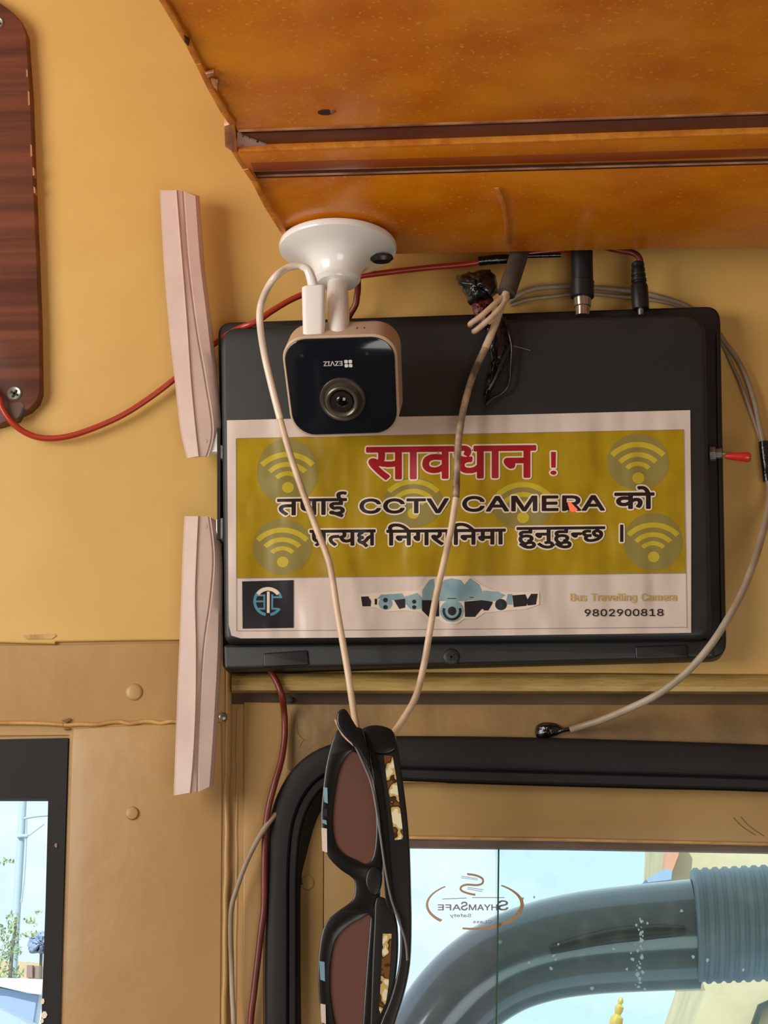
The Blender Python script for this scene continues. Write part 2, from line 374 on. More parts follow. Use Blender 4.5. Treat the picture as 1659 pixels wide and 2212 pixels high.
# ================================================================ right window
w2 = bpy.data.objects.new('window_2', None); COL.objects.link(w2); struct(w2, 'right window with thick black rubber gasket')
go = [(573, 3300), (573, 2600), (573, 2212), (574, 2000), (575, 1900), (578, 1820), (586, 1756), (606, 1702), (640, 1653), (690, 1617), (760, 1597), (830, 1591), (900, 1590), (1100, 1592), (1400, 1600), (1659, 1609), (2200, 1630), (2900, 1660)]
gi = [(642, 3300), (642, 2600), (642, 2212), (642, 2000), (642, 1900), (645, 1840), (652, 1790), (668, 1744), (694, 1708), (726, 1690), (770, 1683), (830, 1684), (900, 1688), (1100, 1695), (1400, 1703), (1659, 1710), (2200, 1733), (2900, 1760)]
def smooth2(p, k=4): return [(v.x, v.y) for v in catmull([(a, b, 0) for a, b in p], k)]
go, gi = smooth2(go), smooth2(gi)
strip('gasket', go, gi, [(0, .002), (0, -.0035), (.03, -.0055), (.1, -.0065), (.4, -.0072), (.64, -.0066), (.7, -.0052), (.72, -.0035), (.76, -.0052), (.92, -.0048), (1, -.001), (1.02, .012)], M['rubber'], w2)
# inner dark reveal of the gasket corner
ri = [(666, 3300), (662, 2600), (652, 2212), (650, 2000), (652, 1900), (664, 1850), (676, 1806), (690, 1766), (712, 1730), (740, 1706), (780, 1692), (840, 1690), (900, 1691), (1100, 1696), (1400, 1704), (1659, 1711), (2200, 1734), (2900, 1761)]
ri = smooth2(ri)
strip('gasket_lip', gi, ri, [(0, -.002), (.2, .002), (.8, .006), (1, .0085)], M['rubber'], w2)
# sash : left board, top board
prism('sash_board', [(853, 1680), (2900, 1700), (2900, 1868), (1659, 1822), (1200, 1813), (884, 1808), (853, 1808)], .0075, .02, M['frame_cream'], w2, bev=.0006)
prism('sash_board', [(640, 1680), (699, 1680), (698, 2212), (697, 3300), (630, 3300)], .0070, .02, M['frame_cream'], w2, bev=.0006)
prism('sash_board', [(699.5, 1680), (852, 1680), (850, 2212), (847, 3300), (698.5, 3300)], .0075, .02, M['frame_cream'], w2, bev=.0006)
prism('sash_lip', [(846, 1806), (1200, 1811), (1659, 1821), (2900, 1858), (2900, 1866), (1659, 1826), (1200, 1816), (846, 1811)], .0055, .009, M['caulk'], w2)
prism('metal_strip', [(846, 1812), (1200, 1817), (1659, 1827), (2900, 1868), (2900, 1888), (1659, 1841), (1200, 1833), (846, 1829)], .009, .024, M['strip'], w2)
for k in ([(1584, 1766), (1604, 1786), (1632, 1804)], [(1600, 1764), (1618, 1784), (1650, 1806)]):
    wire('thin_dark_line', [(x, y, .0074) for x, y in k], 1.0, M['bead'], w2, k=3, seg=6)  # thin dark lines drawn across the top sash board
sc = plug(664, 1907, 15, .001, .0070, M['frame_cream'], w2, 'screw')
prism('screw_slot', [(645, 1902), (653, 1898), (652, 1905), (655, 1911), (648, 1911)], .0055, .0066, M['recess'], w2)
prism('glass_pane', [(848, 1822), (1078, 1822), (1074, 2212), (1068, 3300), (846, 3300)], .0145, .0175, M['pane'], w2)
prism('glass_pane', [(1071, 1822), (2850, 1870), (2850, 3300), (1063, 3300), (1067, 2212)], .0195, .0225, M['pane_tint'], w2)
prism('glass_edge', [(1075.5, 1829), (1079, 1829), (1076, 2100), (1074.5, 2212), (1068, 3300), (1064, 3300), (1070.5, 2212), (1073, 2060)], .0130, .0178, M['pane_edge'], w2)
bpy.data.objects['glass_pane.002']['label'] = 'aqua tinted sliding pane on the right'
# ================================================================ lettering
GL = json.loads(r'''{"1":[453,[76,0,76,55,391,55,391,0],[276,509,276,0,212,0,209,448,86,358,86,427,198,509]],"L":[393,[60,0,60,509,125,509,125,57,361,57,361,0]],"I":[300,[31,0,31,57,118,57,118,452,31,452,31,509,269,509,269,452,183,452,183,57,269,57,269,0]],"f":[254,[228,379,228,327,6,327,6,379],[81,0,84,461,104,496,135,519,187,530,239,522,243,521,227,468,200,474,171,470,154,460,145,443,142,0]],"t":[227,[204,379,204,327,6,327,6,379],[65,471,126,471,128,76,136,61,150,53,202,54,213,2,180,-4,145,-3,107,10,80,35,72,52,65,93]],"y":[438,[47,-139,61,-86,96,-90,124,-80,146,-48,163,-1,17,379,84,379,177,121,206,21,184,21,212,121,305,379,371,379,198,-72,177,-107,139,-136,104,-145]],"c":[438,[207,-8,137,6,82,46,46,108,34,187,46,268,68,312,117,360,159,378,234,383,284,368,332,332,362,277,303,262,286,295,270,311,242,325,207,330,173,325,145,310,108,258,96,187,99,151,115,102,134,76,158,57,207,46,234,49,271,66,296,95,304,117,363,102,334,46,306,21,261,-1]],"m":[610,[53,0,53,379,112,379,108,295,118,323,141,355,172,376,207,386,257,380,287,361,309,331,321,295,312,295,322,321,337,343,368,369,407,383,468,383,510,364,532,342,548,313,556,276,557,0,496,0,494,273,473,313,447,326,419,330,395,328,365,314,345,290,338,270,335,0,274,0,273,275,262,301,242,320,199,330,168,325,148,314,132,299,117,266,114,0]],"स":[676,[587,551,587,0,506,0,506,266,448,254,359,251,269,262,212,277,167,253,264,146,380,42,326,-12,196,112,73,256,43,314,40,340,48,367,75,389,116,392,148,382,181,350,199,372,213,413,213,512,201,551,0,551,0,622,691,622,691,551],[369,322,424,324,506,339,506,551,281,551,295,499,293,401,262,333]],"ा":[259,[170,551,170,0,89,0,89,551,0,551,0,622,273,622,273,551]],"व":[556,[571,551,467,551,467,0,387,0,387,165,304,126,233,118,182,123,137,139,99,164,71,198,52,238,46,286,60,362,78,393,104,418,170,453,210,461,270,464,342,457,354,454,349,381,271,391,230,389,181,376,147,349,129,311,129,263,145,226,175,202,235,188,283,194,325,211,387,260,387,551,0,551,0,622,571,622]],"ध":[615,[630,551,526,551,526,0,445,0,445,150,378,117,336,106,246,106,184,126,138,165,123,191,114,219,113,278,125,315,148,348,105,370,59,421,44,466,45,522,65,571,105,610,157,630,236,625,291,589,309,552,309,508,289,464,271,443,210,482,223,498,230,520,228,541,214,560,184,568,147,556,121,521,117,474,125,448,140,428,172,409,223,397,271,405,333,402,326,332,274,332,235,321,207,301,193,272,193,235,207,204,235,184,292,173,363,185,400,206,445,245,445,551,383,551,383,622,630,622]],"न":[555,[0,622,569,622,569,551,466,551,466,0,385,0,385,298,204,298,203,231,190,202,153,188,128,193,102,209,66,246,42,290,38,329,51,355,69,366,98,369,385,369,385,551,0,551]],"त":[570,[481,551,481,0,400,0,400,328,262,328,200,322,160,307,132,274,128,213,147,165,208,94,271,40,217,-12,113,88,69,151,46,218,48,275,66,318,108,363,163,388,240,398,400,399,400,551,0,551,0,622,584,622,584,551]],"प":[568,[479,551,479,0,398,0,398,191,352,166,298,149,216,149,166,167,116,208,86,277,79,358,79,551,0,551,0,622,583,622,583,551],[398,551,160,551,163,304,169,273,185,246,220,223,283,218,338,236,398,280]],"ई":[491,[271,222,213,215,161,197,138,212,99,245,68,283,52,327,51,366,65,410,87,433,112,448,141,458,198,465,314,465,314,551,0,551,0,622,505,622,505,551,395,551,395,394,167,391,145,381,131,357,138,315,174,277,248,293,310,292,343,285,398,257,435,212,447,154,437,96,424,72,383,34,356,21,289,4,415,-40,382,-110,273,-56,176,1,123,7,83,19,67,27,50,50,49,76,56,94,69,108,89,115,143,106,194,70,213,68,281,73,344,100,364,132,360,182,328,212],[293,615,265,669,244,744,246,793,268,844,288,863,337,888,398,896,457,890,504,872,482,806,436,824,405,827,370,821,344,805,324,764,326,714,344,666,375,615]],"क":[762,[777,551,452,551,452,349,505,387,536,396,600,396,628,389,675,358,706,307,716,239,708,167,681,90,651,39,579,80,620,154,636,237,631,278,617,307,579,329,535,326,508,312,452,258,452,0,371,0,371,174,312,136,250,119,180,123,138,137,100,161,71,195,52,238,46,290,49,328,60,362,101,417,164,452,244,464,339,454,333,381,259,391,222,389,177,376,145,351,129,314,129,267,144,228,158,214,173,202,209,190,270,193,307,209,371,260,371,551,0,551,0,622,777,622]],"ो":[259,[170,551,170,0,89,0,89,551,0,551,0,622,273,622,273,551],[90,615,49,740,15,793,-10,812,-40,822,-77,822,-119,811,-126,809,-150,882,-130,888,-59,896,-9,890,35,871,54,856,106,784,136,711,165,615]],"य":[580,[595,622,595,551,491,551,491,0,410,0,410,179,362,154,301,136,253,132,172,147,137,166,82,225,48,305,38,353,92,369,130,390,153,418,159,471,149,509,123,551,0,551,0,622],[129,301,165,241,215,209,259,203,306,208,364,235,410,274,410,551,211,551,238,472,233,396,212,355,178,324]],"ि":[259,[89,551,0,551,0,622,80,622,61,669,53,709,57,761,68,794,86,824,142,870,220,893,335,891,399,877,460,853,516,820,569,778,663,676,704,615,620,615,542,706,459,772,373,811,283,824,250,822,195,807,156,778,136,738,134,714,139,673,165,622,273,622,273,551,170,551,170,0,89,0]],"ग":[563,[208,551,208,234,196,193,160,178,120,190,70,236,42,294,44,329,55,345,73,356,127,359,127,551,0,551,0,622,578,622,578,551,474,551,474,0,393,0,393,551]],"र":[409,[395,42,341,-12,256,62,138,181,87,240,51,295,40,331,41,349,48,367,64,383,104,393,138,387,181,349,215,372,238,399,252,431,256,468,251,514,239,551,0,551,0,622,424,622,424,551,320,551,332,510,335,432,324,385,302,347,254,301,167,254,302,119]],"म":[598,[509,551,509,0,428,0,428,250,207,250,206,198,199,174,185,159,168,152,129,158,71,205,45,248,40,287,53,309,71,318,126,321,126,551,0,551,0,622,612,622,612,551],[428,551,207,551,207,321,428,321]],"ह":[531,[321,69,368,89,397,120,401,166,387,196,374,208,336,224,280,229,219,222,175,201,147,167,138,124,144,79,180,17,302,-89,248,-142,167,-73,108,-9,70,57,58,130,73,198,115,248,97,268,72,320,70,366,79,400,106,433,159,458,209,465,361,465,361,551,0,551,0,622,546,622,546,551,442,551,442,394,204,393,174,387,153,367,152,328,164,304,183,284,257,299,347,295,417,268,461,225,480,172,479,125,473,100,447,57,405,24,348,2]],"ु":[0,[-248,-12,-165,10,-101,9,-42,-11,-20,-28,12,-72,22,-129,10,-185,-25,-229,-50,-246,-116,-266,-204,-265,-288,-242,-325,-222,-392,-169,-455,-100,-394,-57,-356,-101,-284,-163,-225,-188,-157,-196,-111,-191,-78,-177,-58,-154,-51,-122,-65,-82,-88,-66,-131,-57,-180,-62,-222,-79]],"छ":[701,[296,70,334,72,404,88,466,119,516,161,553,215,572,276,573,333,561,372,538,402,506,417,458,415,432,392,424,358,439,314,466,288,535,261,502,198,464,211,405,243,384,263,356,307,347,356,354,400,375,438,408,466,455,481,455,551,0,551,0,622,715,622,715,551,535,551,535,477,582,457,620,422,645,373,651,342,651,279,639,223,614,168,578,119,505,56,410,15,296,0,211,10,177,23,129,64,104,116,105,179,132,231,79,268,56,300,44,338,46,387,54,412,68,433,112,465,171,481,206,483,288,473,282,404,222,415,174,411,146,399,130,378,124,350,136,314,171,291,202,281,266,290,308,287,302,217,235,214,206,201,188,179,182,148,190,113,213,89,249,75]],"।":[379,[194,622,275,622,275,0,194,0]],"!":[196,[67,160,63,509,132,509,128,160],[98,-4,66,9,52,41,66,73,98,86,123,79,143,50,136,16,116,-1]],"C":[510,[267,-7,235,-5,177,11,126,42,104,63,57,146,42,215,40,254,42,293,57,362,86,421,104,445,150,484,205,508,267,516,305,513,373,490,415,460,438,433,456,402,473,348,408,348,389,395,348,435,304,452,267,456,223,450,184,432,150,403,125,364,109,314,103,254,109,194,137,123,166,89,203,66,245,54,280,53,327,64,366,88,389,114,408,160,473,160,457,107,416,49,357,11,305,-4]],"T":[449,[32,452,32,509,417,509,417,452,257,452,257,0,193,0,193,452]],"V":[480,[204,0,16,509,84,509,215,137,248,31,235,31,267,138,395,509,463,509,278,0]],"A":[480,[16,0,201,509,276,509,463,0,395,0,276,334,232,478,245,478,213,371,85,0],[110,142,110,199,370,199,370,142]],"M":[628,[60,0,60,509,152,509,285,167,322,49,307,49,352,187,476,509,568,509,568,0,504,0,504,327,507,457,513,457,482,363,342,0,286,0,165,304,112,457,119,457,122,328,122,0]],"E":[419,[60,0,60,509,372,509,372,452,125,452,125,286,355,286,355,229,125,229,125,57,375,57,375,0]],"R":[449,[60,0,60,509,264,507,333,489,367,465,399,415,408,374,408,330,399,290,367,240,333,217,289,203,96,198,96,255,234,255,284,262,309,273,327,290,344,338,344,367,334,405,298,440,252,451,125,452,125,0],[353,0,230,229,303,229,428,0]],"B":[456,[60,0,60,509,266,508,310,499,359,469,381,442,394,410,395,344,387,320,365,293,315,267,315,262,351,252,374,237,409,189,417,155,417,117,408,83,390,52,344,18,301,4],[125,57,272,58,315,70,349,105,355,137,352,161,327,203,293,224,248,231,125,231],[125,285,238,285,277,291,316,317,333,348,336,372,330,403,313,429,299,439,240,452,125,452]],"u":[410,[182,-5,146,-1,101,20,78,44,62,76,53,139,53,379,114,379,114,144,119,105,150,64,181,52,213,51,259,69,276,86,293,122,296,379,357,379,357,0,298,0,298,92,307,92,297,67,257,17,222,0]],"s":[365,[182,-8,128,-2,84,18,53,50,36,94,94,107,105,79,124,60,150,49,181,45,232,55,262,81,267,112,254,136,237,147,104,186,72,208,48,255,51,305,75,343,100,363,131,377,187,384,239,378,279,358,307,328,324,290,268,277,251,307,232,323,171,332,143,324,121,308,110,289,112,258,124,243,144,232,254,202,292,183,317,158,331,107,321,61,290,24,242,0]],"r":[259,[53,0,53,379,112,379,115,321,140,358,166,375,196,384,243,384,243,322,239,323,207,326,170,319,149,309,126,284,114,250,114,0]],"a":[389,[160,-9,110,-1,68,22,40,58,30,108,43,161,67,187,125,211,244,228,273,243,271,288,248,317,220,329,159,326,124,307,100,274,41,291,67,335,118,370,163,382,204,384,275,367,296,353,322,320,333,290,337,251,337,0,277,0,277,52,272,52,252,25,226,6],[170,45,216,53,239,66,257,83,275,126,276,190,253,180,200,171,125,155,103,139,95,124,92,95,107,66,130,52]],"v":[389,[163,0,17,379,84,379,177,121,206,21,184,21,189,37,218,138,305,379,371,379,226,0]],"e":[404,[212,-8,161,-2,117,16,68,64,46,108,35,159,39,242,67,311,115,359,180,383,251,379,294,361,341,315,368,242,371,169,75,169,75,221,338,221,310,202,298,269,263,314,222,329,189,329,159,321,125,294,99,241,96,178,104,122,118,92,151,61,195,47,234,48,278,66,306,105,365,91,345,51,311,19,266,-1]],"l":[189,[139,-2,101,3,74,20,58,47,53,84,53,509,114,509,114,87,120,62,137,53,170,54,181,3]],"i":[167,[53,0,53,379,114,379,114,0],[84,443,60,449,44,468,41,483,54,512,84,524,114,512,126,491,126,475,114,455]],"n":[410,[114,227,114,0,53,0,53,379,112,379,112,287,102,287,124,332,152,362,187,379,227,384,280,376,309,360,341,321,353,285,357,0,296,0,295,256,273,304,229,328,184,326,161,317,126,283]],"g":[425,[207,-151,150,-144,105,-127,73,-101,51,-69,101,-41,128,-72,165,-92,229,-96,267,-85,295,-62,310,-28,311,68,280,34,241,11,212,5,152,10,113,27,80,53,55,90,39,136,35,220,46,271,66,314,112,361,152,378,196,384,228,382,264,367,313,319,313,379,372,379,372,-9,367,-54,350,-90,308,-127,251,-147],[205,59,237,63,275,84,300,121,312,172,309,231,285,291,251,320,205,330,158,320,124,290,103,246,96,193,103,138,124,96,158,68]],"Z":[438,[42,0,42,46,306,431,341,476,348,454,40,452,40,509,397,509,397,462,134,81,97,33,90,54,399,57,399,0]],"H":[517,[60,0,60,509,125,509,125,289,392,289,392,509,457,509,457,0,392,0,392,232,125,232,125,0]],"Y":[472,[203,0,203,208,16,509,91,509,229,279,250,230,224,230,258,306,381,509,455,509,268,208,268,0]],"F":[410,[60,0,60,509,369,509,369,452,125,452,125,278,346,278,346,221,125,221,125,0]],"S":[447,[224,-9,149,1,91,31,54,77,38,137,104,137,116,98,142,71,194,52,241,50,286,60,321,82,345,126,338,171,296,205,154,249,105,274,86,289,60,326,53,393,75,448,119,488,180,511,227,516,275,511,316,498,365,463,387,433,401,378,337,378,326,412,302,437,267,453,209,458,167,448,136,427,118,398,119,352,131,334,158,313,312,264,359,238,379,220,401,185,407,118,386,64,343,21,302,2]],"9":[453,[226,516,271,510,310,494,356,452,384,393,389,347,385,309,363,248,334,197,200,0,130,0,301,248,307,248,299,234,273,210,238,196,218,195,175,199,137,214,94,252,68,307,64,352,69,397,96,454,125,483,162,504],[226,460,186,452,154,429,133,395,125,352,133,308,154,274,186,251,226,243,267,251,299,273,320,308,327,335,324,381,299,429,267,452]],"8":[453,[226,-7,156,3,101,33,64,78,52,135,59,181,81,220,113,249,153,265,105,293,83,324,70,380,82,434,101,464,146,498,184,511,226,516,269,511,306,498,337,477,370,434,382,380,369,324,347,293,300,265,339,249,372,220,393,181,401,135,388,78,352,33,296,3],[226,49,272,55,307,74,329,102,337,139,329,177,305,208,270,228,226,235,182,228,147,208,123,177,115,139,123,102,145,74,180,55],[226,290,252,292,293,313,312,341,319,376,313,410,294,437,264,454,226,460,188,454,159,437,139,410,133,376,139,341,159,313,189,296]],"0":[453,[227,-7,199,-5,151,11,111,41,95,62,80,86,60,144,48,254,60,364,95,447,151,498,174,508,227,516,254,514,302,498,342,467,358,447,393,364,405,254,393,144,359,62,342,41,302,11,279,1],[227,50,276,63,313,103,336,168,344,254,336,341,313,405,276,446,227,460,177,446,140,405,117,341,109,254,117,168,140,103,177,63]],"2":[453,[64,0,64,47,282,282,311,327,320,360,317,397,301,428,273,449,237,459,196,457,162,441,134,402,127,362,66,362,67,384,77,424,98,459,126,486,182,511,225,516,268,511,306,497,350,461,370,428,380,392,378,345,365,304,322,241,153,57,389,57,389,0]],"_t":[345,[0,551,350,551,350,622,0,622],[350,399,350,328,200,322,160,307,132,274,128,213,147,165,208,94,271,40,217,-12,152,48,96,109,58,173,45,242,48,275,66,318,108,363,163,388,240,398]],"_n":[325,[0,551,330,551,330,622,0,622],[330,369,330,298,204,298,201,220,182,196,141,189,89,220,56,260,38,304,40,339,59,361,98,369]]}''')
def ssa(x0, x1, rows, conv): pass
KS = [[-40, 585, 600, 585], [505, 622, 505, 0], [190, 585, 185, 520, 110, 470, 80, 400, 120, 330, 215, 315], [215, 315, 120, 270, 85, 190, 130, 120, 220, 115, 310, 190, 380, 300, 505, 370], [150, 115, 250, 50, 330, -50]]
def stroke_poly(pts, w):
    L, R = [], []
    for i, p in enumerate(pts):
        a = Vector(pts[max(i-1, 0)]); b = Vector(pts[min(i+1, len(pts)-1)]); d = (b-a).normalized(); nn = Vector((-d.y, d.x))*w/2
        L.append(Vector(p)+nn); R.append(Vector(p)-nn)
    return [(v.x, v.y) for v in L]+[(v.x, v.y) for v in reversed(R)]
def glyph(c):
    if c == '_k':
        out = []
        for k in KS:
            pts = list(zip(k[::2], k[1::2]))
            if len(pts) > 3: pts = [(v.x, v.y) for v in catmull([(a, b, 0) for a, b in pts], 3)]
            out.append(stroke_poly(pts, 74))
        return 590, out, True
    if c == '_r': return 0, [[(-190, 215), (-400, 20), (-350, -15), (-150, 150)]], True
    g = GL[c]; return g[0], [list(zip(k[::2], k[1::2])) for k in g[1:]], False
def text_px(seq, x0, x1, ytop, ybot, cap=622, slope=0.0):
    """outlines in pixels of a run of glyphs fitted between x0 and x1"""
    adv = 0; loops = []; xmin = 1e9; xmax = -1e9
    for c in seq:
        if c == ' ': adv += 280; continue
        a, ks, solo = glyph(c); sep = []
        for k in ks:
            kk = [(x+adv, y) for x, y in k]; sep.append(kk)
            xmin = min(xmin, min(p[0] for p in kk)); xmax = max(xmax, max(p[0] for p in kk))
        loops.append((sep, solo)); adv += a
    sx = (x1-x0)/(xmax-xmin); sy = (ybot-ytop)/cap; out = []
    for sep, solo in loops:
        out.append(([[(x0+(x-xmin)*sx, ybot-y*sy+slope*(x-xmin)*sx) for x, y in k] for k in sep], solo))
    return out
def print_mesh(name, groups, y, bold, m, parent, fn=None):
    """groups: [(loops, separate?)] in pixels -> thin filled ink mesh on the plane y"""
    fn_user = fn; lv = [0]; bm = bmesh.new()
    def fn(a, b):
        if fn_user: return fn_user(a, b)
        return P(a, b, y-lv[0]*.0000013)
    def emit(loops, par):
        lv[0] = 24*par if bold > 0 else par
        cu = bpy.data.curves.new('tmp', 'CURVE'); cu.dimensions = '2D'; cu.fill_mode = 'BOTH'
        for k in loops:
            if len(k) < 3: continue
            s = cu.splines.new('POLY'); s.points.add(len(k)-1); s.use_cyclic_u = True
            for p, (a, b) in zip(s.points, k): p.co = (a, -b, 0, 1)
        o = bpy.data.objects.new('tmp', cu); COL.objects.link(o)
        bpy.context.view_layer.update(); dg = bpy.context.evaluated_depsgraph_get(); me = o.evaluated_get(dg).to_mesh()
        base = [bm.verts.new(fn(v.co.x, -v.co.y)) for v in me.vertices]
        for p in me.polygons:
            try: bm.faces.new([base[i] for i in p.vertices])
            except ValueError: pass
        o.evaluated_get(dg).to_mesh_clear(); COL.objects.unlink(o); bpy.data.objects.remove(o); bpy.data.curves.remove(cu)
        if bold <= 0: return
        for k in loops:                      # thicken: a ribbon along every contour, rounded at its points
            for i in range(len(k)):
                a, b = Vector(k[i]), Vector(k[(i+1) % len(k)]); d = b-a
                if d.length < 1e-6: continue
                nn = Vector((-d.y, d.x)).normalized()*bold
                lv[0] = 24*par+1+3*(i % 8)
                bm.faces.new([bm.verts.new(fn(*v)) for v in (a+nn, b+nn, b-nn, a-nn)])
                lv[0] = 24*par+2+3*(i % 8)
                bm.faces.new([bm.verts.new(fn(a.x+bold*math.cos(t*math.pi/4), a.y+bold*math.sin(t*math.pi/4))) for t in range(8)])
    for gi_, (loops, solo) in enumerate(groups):
        if solo:
            for k in loops: emit([k], gi_ % 2 if bold > 0 else 2*(gi_ % 24))
        else: emit(loops, gi_ % 2)
    o = link(name, bm, m, parent); return o
def poly_print(name, polys, y, m, parent, fn=None):
    return print_mesh(name, [([k], True) for k in polys], y, 0, m, parent, fn=fn)
def circ(cx, cy, rx, ry=None, k=28):
    ry = ry or rx; return [(cx+rx*math.cos(2*math.pi*i/k), cy+ry*math.sin(2*math.pi*i/k)) for i in range(k)]
def arc_poly(cx, cy, r0, r1, a0, a1, k=12):
    o = [(cx+r1*math.cos(math.radians(a0+(a1-a0)*i/k)), cy+r1*math.sin(math.radians(a0+(a1-a0)*i/k))) for i in range(k+1)]
    return o+[(cx+r0*math.cos(math.radians(a1-(a1-a0)*i/k)), cy+r0*math.sin(math.radians(a1-(a1-a0)*i/k))) for i in range(k+1)]

# ================================================================ recorder box
BX = thing('recorder_box', 'black plastic CCTV recorder box with a yellow and white warning sticker', 'recorder', (0, 0, 0))
def quad_round(c, r, k=6):
    out = []; n_ = len(c)
    for i in range(n_):
        a, b, d = Vector(c[i-1]), Vector(c[i]), Vector(c[(i+1) % n_]); rr = r[i] if isinstance(r, (list, tuple)) else r
        p0 = b+(a-b).normalized()*rr; p1 = b+(d-b).normalized()*rr
        for j in range(k+1):
            t = j/k; out.append(tuple(p0*(1-t)**2+b*2*t*(1-t)+p1*t*t))
    return out
base = quad_round([(470, 696), (1556, 660), (1570, 1419), (480, 1447)], [30, 34, 34, 16])
prism('base_tray', base, -.022, -.0036, M['blackrim'], BX, bev=.0018)
cov = quad_round([(476, 706), (1524, 675), (1538, 1378), (484, 1386)], [42, 50, 30, 18])
prism('front_cover', cov, -.040, -.020, M['black'], BX, bev=.0035)
prism('lower_rim', quad_round([(482, 1392), (1540, 1380), (1546, 1420), (484, 1446)], 8), -.030, -.018, M['black'], BX, bev=.002)
prism('clip_tab', quad_round([(568, 1411), (664, 1404), (667, 1436), (570, 1441)], 5), -.0312, -.028, M['blackrim'], BX, bev=.0008)
prism('clip_tab', quad_round([(1372, 1396), (1484, 1392), (1486, 1420), (1374, 1424)], 5), -.0312, -.028, M['blackrim'], BX, bev=.0008)
scr = plug(975, 1419, 17, .0012, -.0300, M['black'], BX, 'screw')
bm = bmesh.new()
for a in (.6, .6+math.pi/2):
    box_bm(P(975, 1419, -.0313), (.0045, .0006, .0012), bm, Matrix.Rotation(a, 3, 'Y'))
link('screw_recess', bm, M['recess'], scr)
# groove line along the right side of the base
q = [(1549, 720, -.0225), (1551, 900, -.0225), (1555, 1100, -.0225), (1560, 1380, -.0225)]
wire('side_rib', q, 3, M['black'], BX)
# toggle switch
sw = lathe('toggle_switch', [(0, 0), (.0048, 0), (.0048, .0035), (.0034, .0036), (.0034, .0075), (.0012, .0078), (.001, .014), (0, .0142)], P(1534, 981, -.030), (1, -.15, 0), M['steel'], BX, 6)
lathe('red_cap', [(0, .0), (.0018, .0), (.0024, .003), (.0031, .011), (.0034, .014), (.0026, .0158), (0, .0162)], P(1568, 985, -.0325), (1, -.15, -.12), M['redcap'], sw, 16)
# ---------------------------------------------------------------- sticker
YS = -.0406
st = prism('warning_sticker', [(490, 908), (700, 903), (1100, 896), (1491, 886), (1493, 1100), (1493, 1367), (1200, 1371), (800, 1377), (520, 1379), (500, 1373), (494, 1350)], YS, YS+.0004, M['sticker'], BX)
st['label'] = 'rumpled white and mustard warning sticker'
yy = [0]
def lay():
    yy[0] += 1; return YS-.00009*yy[0]
poly_print('yellow_field', [[(510, 947), (1000, 938), (1477, 928), (1481, 1237), (1000, 1243), (511, 1248)]], lay(), M['yellow'], st)
y_ = lay()
wifis = [(621, 1019, 66, 72), (610, 1181, 64, 61), (1378, 998, 67, 61), (1411, 1170, 64, 62), (893, 1085, 64, 54), (1130, 1094, 66, 50)]
for i, (cx, cy, rx, ry) in enumerate(wifis):
    poly_print('signal_disc', [circ(cx, cy, rx, ry)], y_, M['grey_print'], st)
y_ = lay()
for i, (cx, cy, rx, ry) in enumerate(wifis):
    k = rx/66; by = cy+34*k if i < 4 else cy+24
    ps = [circ(cx+ (1 if i < 4 else 0), by, 13*k, 12*k)]
    for r0, r1 in ((27, 37), (47, 58), (69, 81)):
        ps.append([(cx+(x-cx), by+(y-by)*.95) for x, y in arc_poly(cx, by, r0*k, r1*k, -137, -43)])
    poly_print('signal_symbol', ps, y_, M['lime_print'], st)
# thin printed rules
y_ = lay()
def rule(p, q_, w=1.2):
    d = Vector(q_)-Vector(p); nn = Vector((-d.y, d.x)).normalized()*w/2; a, b = Vector(p), Vector(q_)
    return [tuple(a+nn), tuple(b+nn), tuple(b-nn), tuple(a-nn)]
poly_print('printed_rule', [rule((510, 947), (511, 1363)), rule((1477, 928), (1484, 1357)), rule((511, 1363), (1484, 1355)), rule((511, 1249), (1482, 1238), 1.6), rule((510, 947), (1477, 928), 1)], y_, M['ink_line'], st)
LINES = [
    (list('सावधान'), 793, 1156, 968, 1034, 622, -.012, 'red', 2.4), (['!'], 1189, 1202, 960, 1025, 682, 0, 'red', .4),
    (list('तपाई'), 600, 748, 1079, 1112, 622, -.012, 'black', 1.5), (list('CCTV'), 778, 968, 1069, 1108, 682, -.006, 'black', 1.6),
    (list('CAMERA'), 1000, 1305, 1063, 1104, 682, -.008, 'black', 1.6), (list('को'), 1329, 1412, 1066, 1098, 622, -.008, 'black', 1.9),
    (['प', '_r', '_t', 'य', '_k'], 670, 810, 1146, 1178, 622, -.008, 'black', 1.5),
    (['ि', 'न', 'ग', 'र', 'ा', 'ि', 'न', 'म', 'ा'], 836, 1091, 1146, 1177, 622, -.010, 'black', 1.6),
    (['ह', 'ु', 'न', 'ु', 'ह', 'ु', '_n', 'छ'], 1117, 1306, 1140, 1171, 622, -.010, 'black', 1.4), (['।'], 1340, 1346, 1134, 1170, 622, 0, 'black', 0.6)]
yo, yi = lay(), lay()
for seq, x0, x1, yt, yb, cap_, sl, colr, bold in LINES:
    g = text_px(seq, x0, x1, yt, yb, cap_, sl)
    if colr == 'red': nm = 'red_lettering'
    else: nm = 'black_lettering'
    print_mesh('letter_outline', g, yo, bold+(3.4 if colr == 'red' else 3.4), M['ink_white'], st)
    print_mesh(nm, g, yi, bold, M['ink_red' if colr == 'red' else 'ink_black'], st)
print_mesh('gold_lettering', text_px(list('Bus Travelling Camera'), 1232, 1461, 1277, 1298, 682, -.002), yi, .35, M['ink_gold'], st)
print_mesh('phone_number', text_px(list('9802900818'), 1263, 1433, 1311, 1331, 691, -.004), yi, .25, M['ink_black'], st)
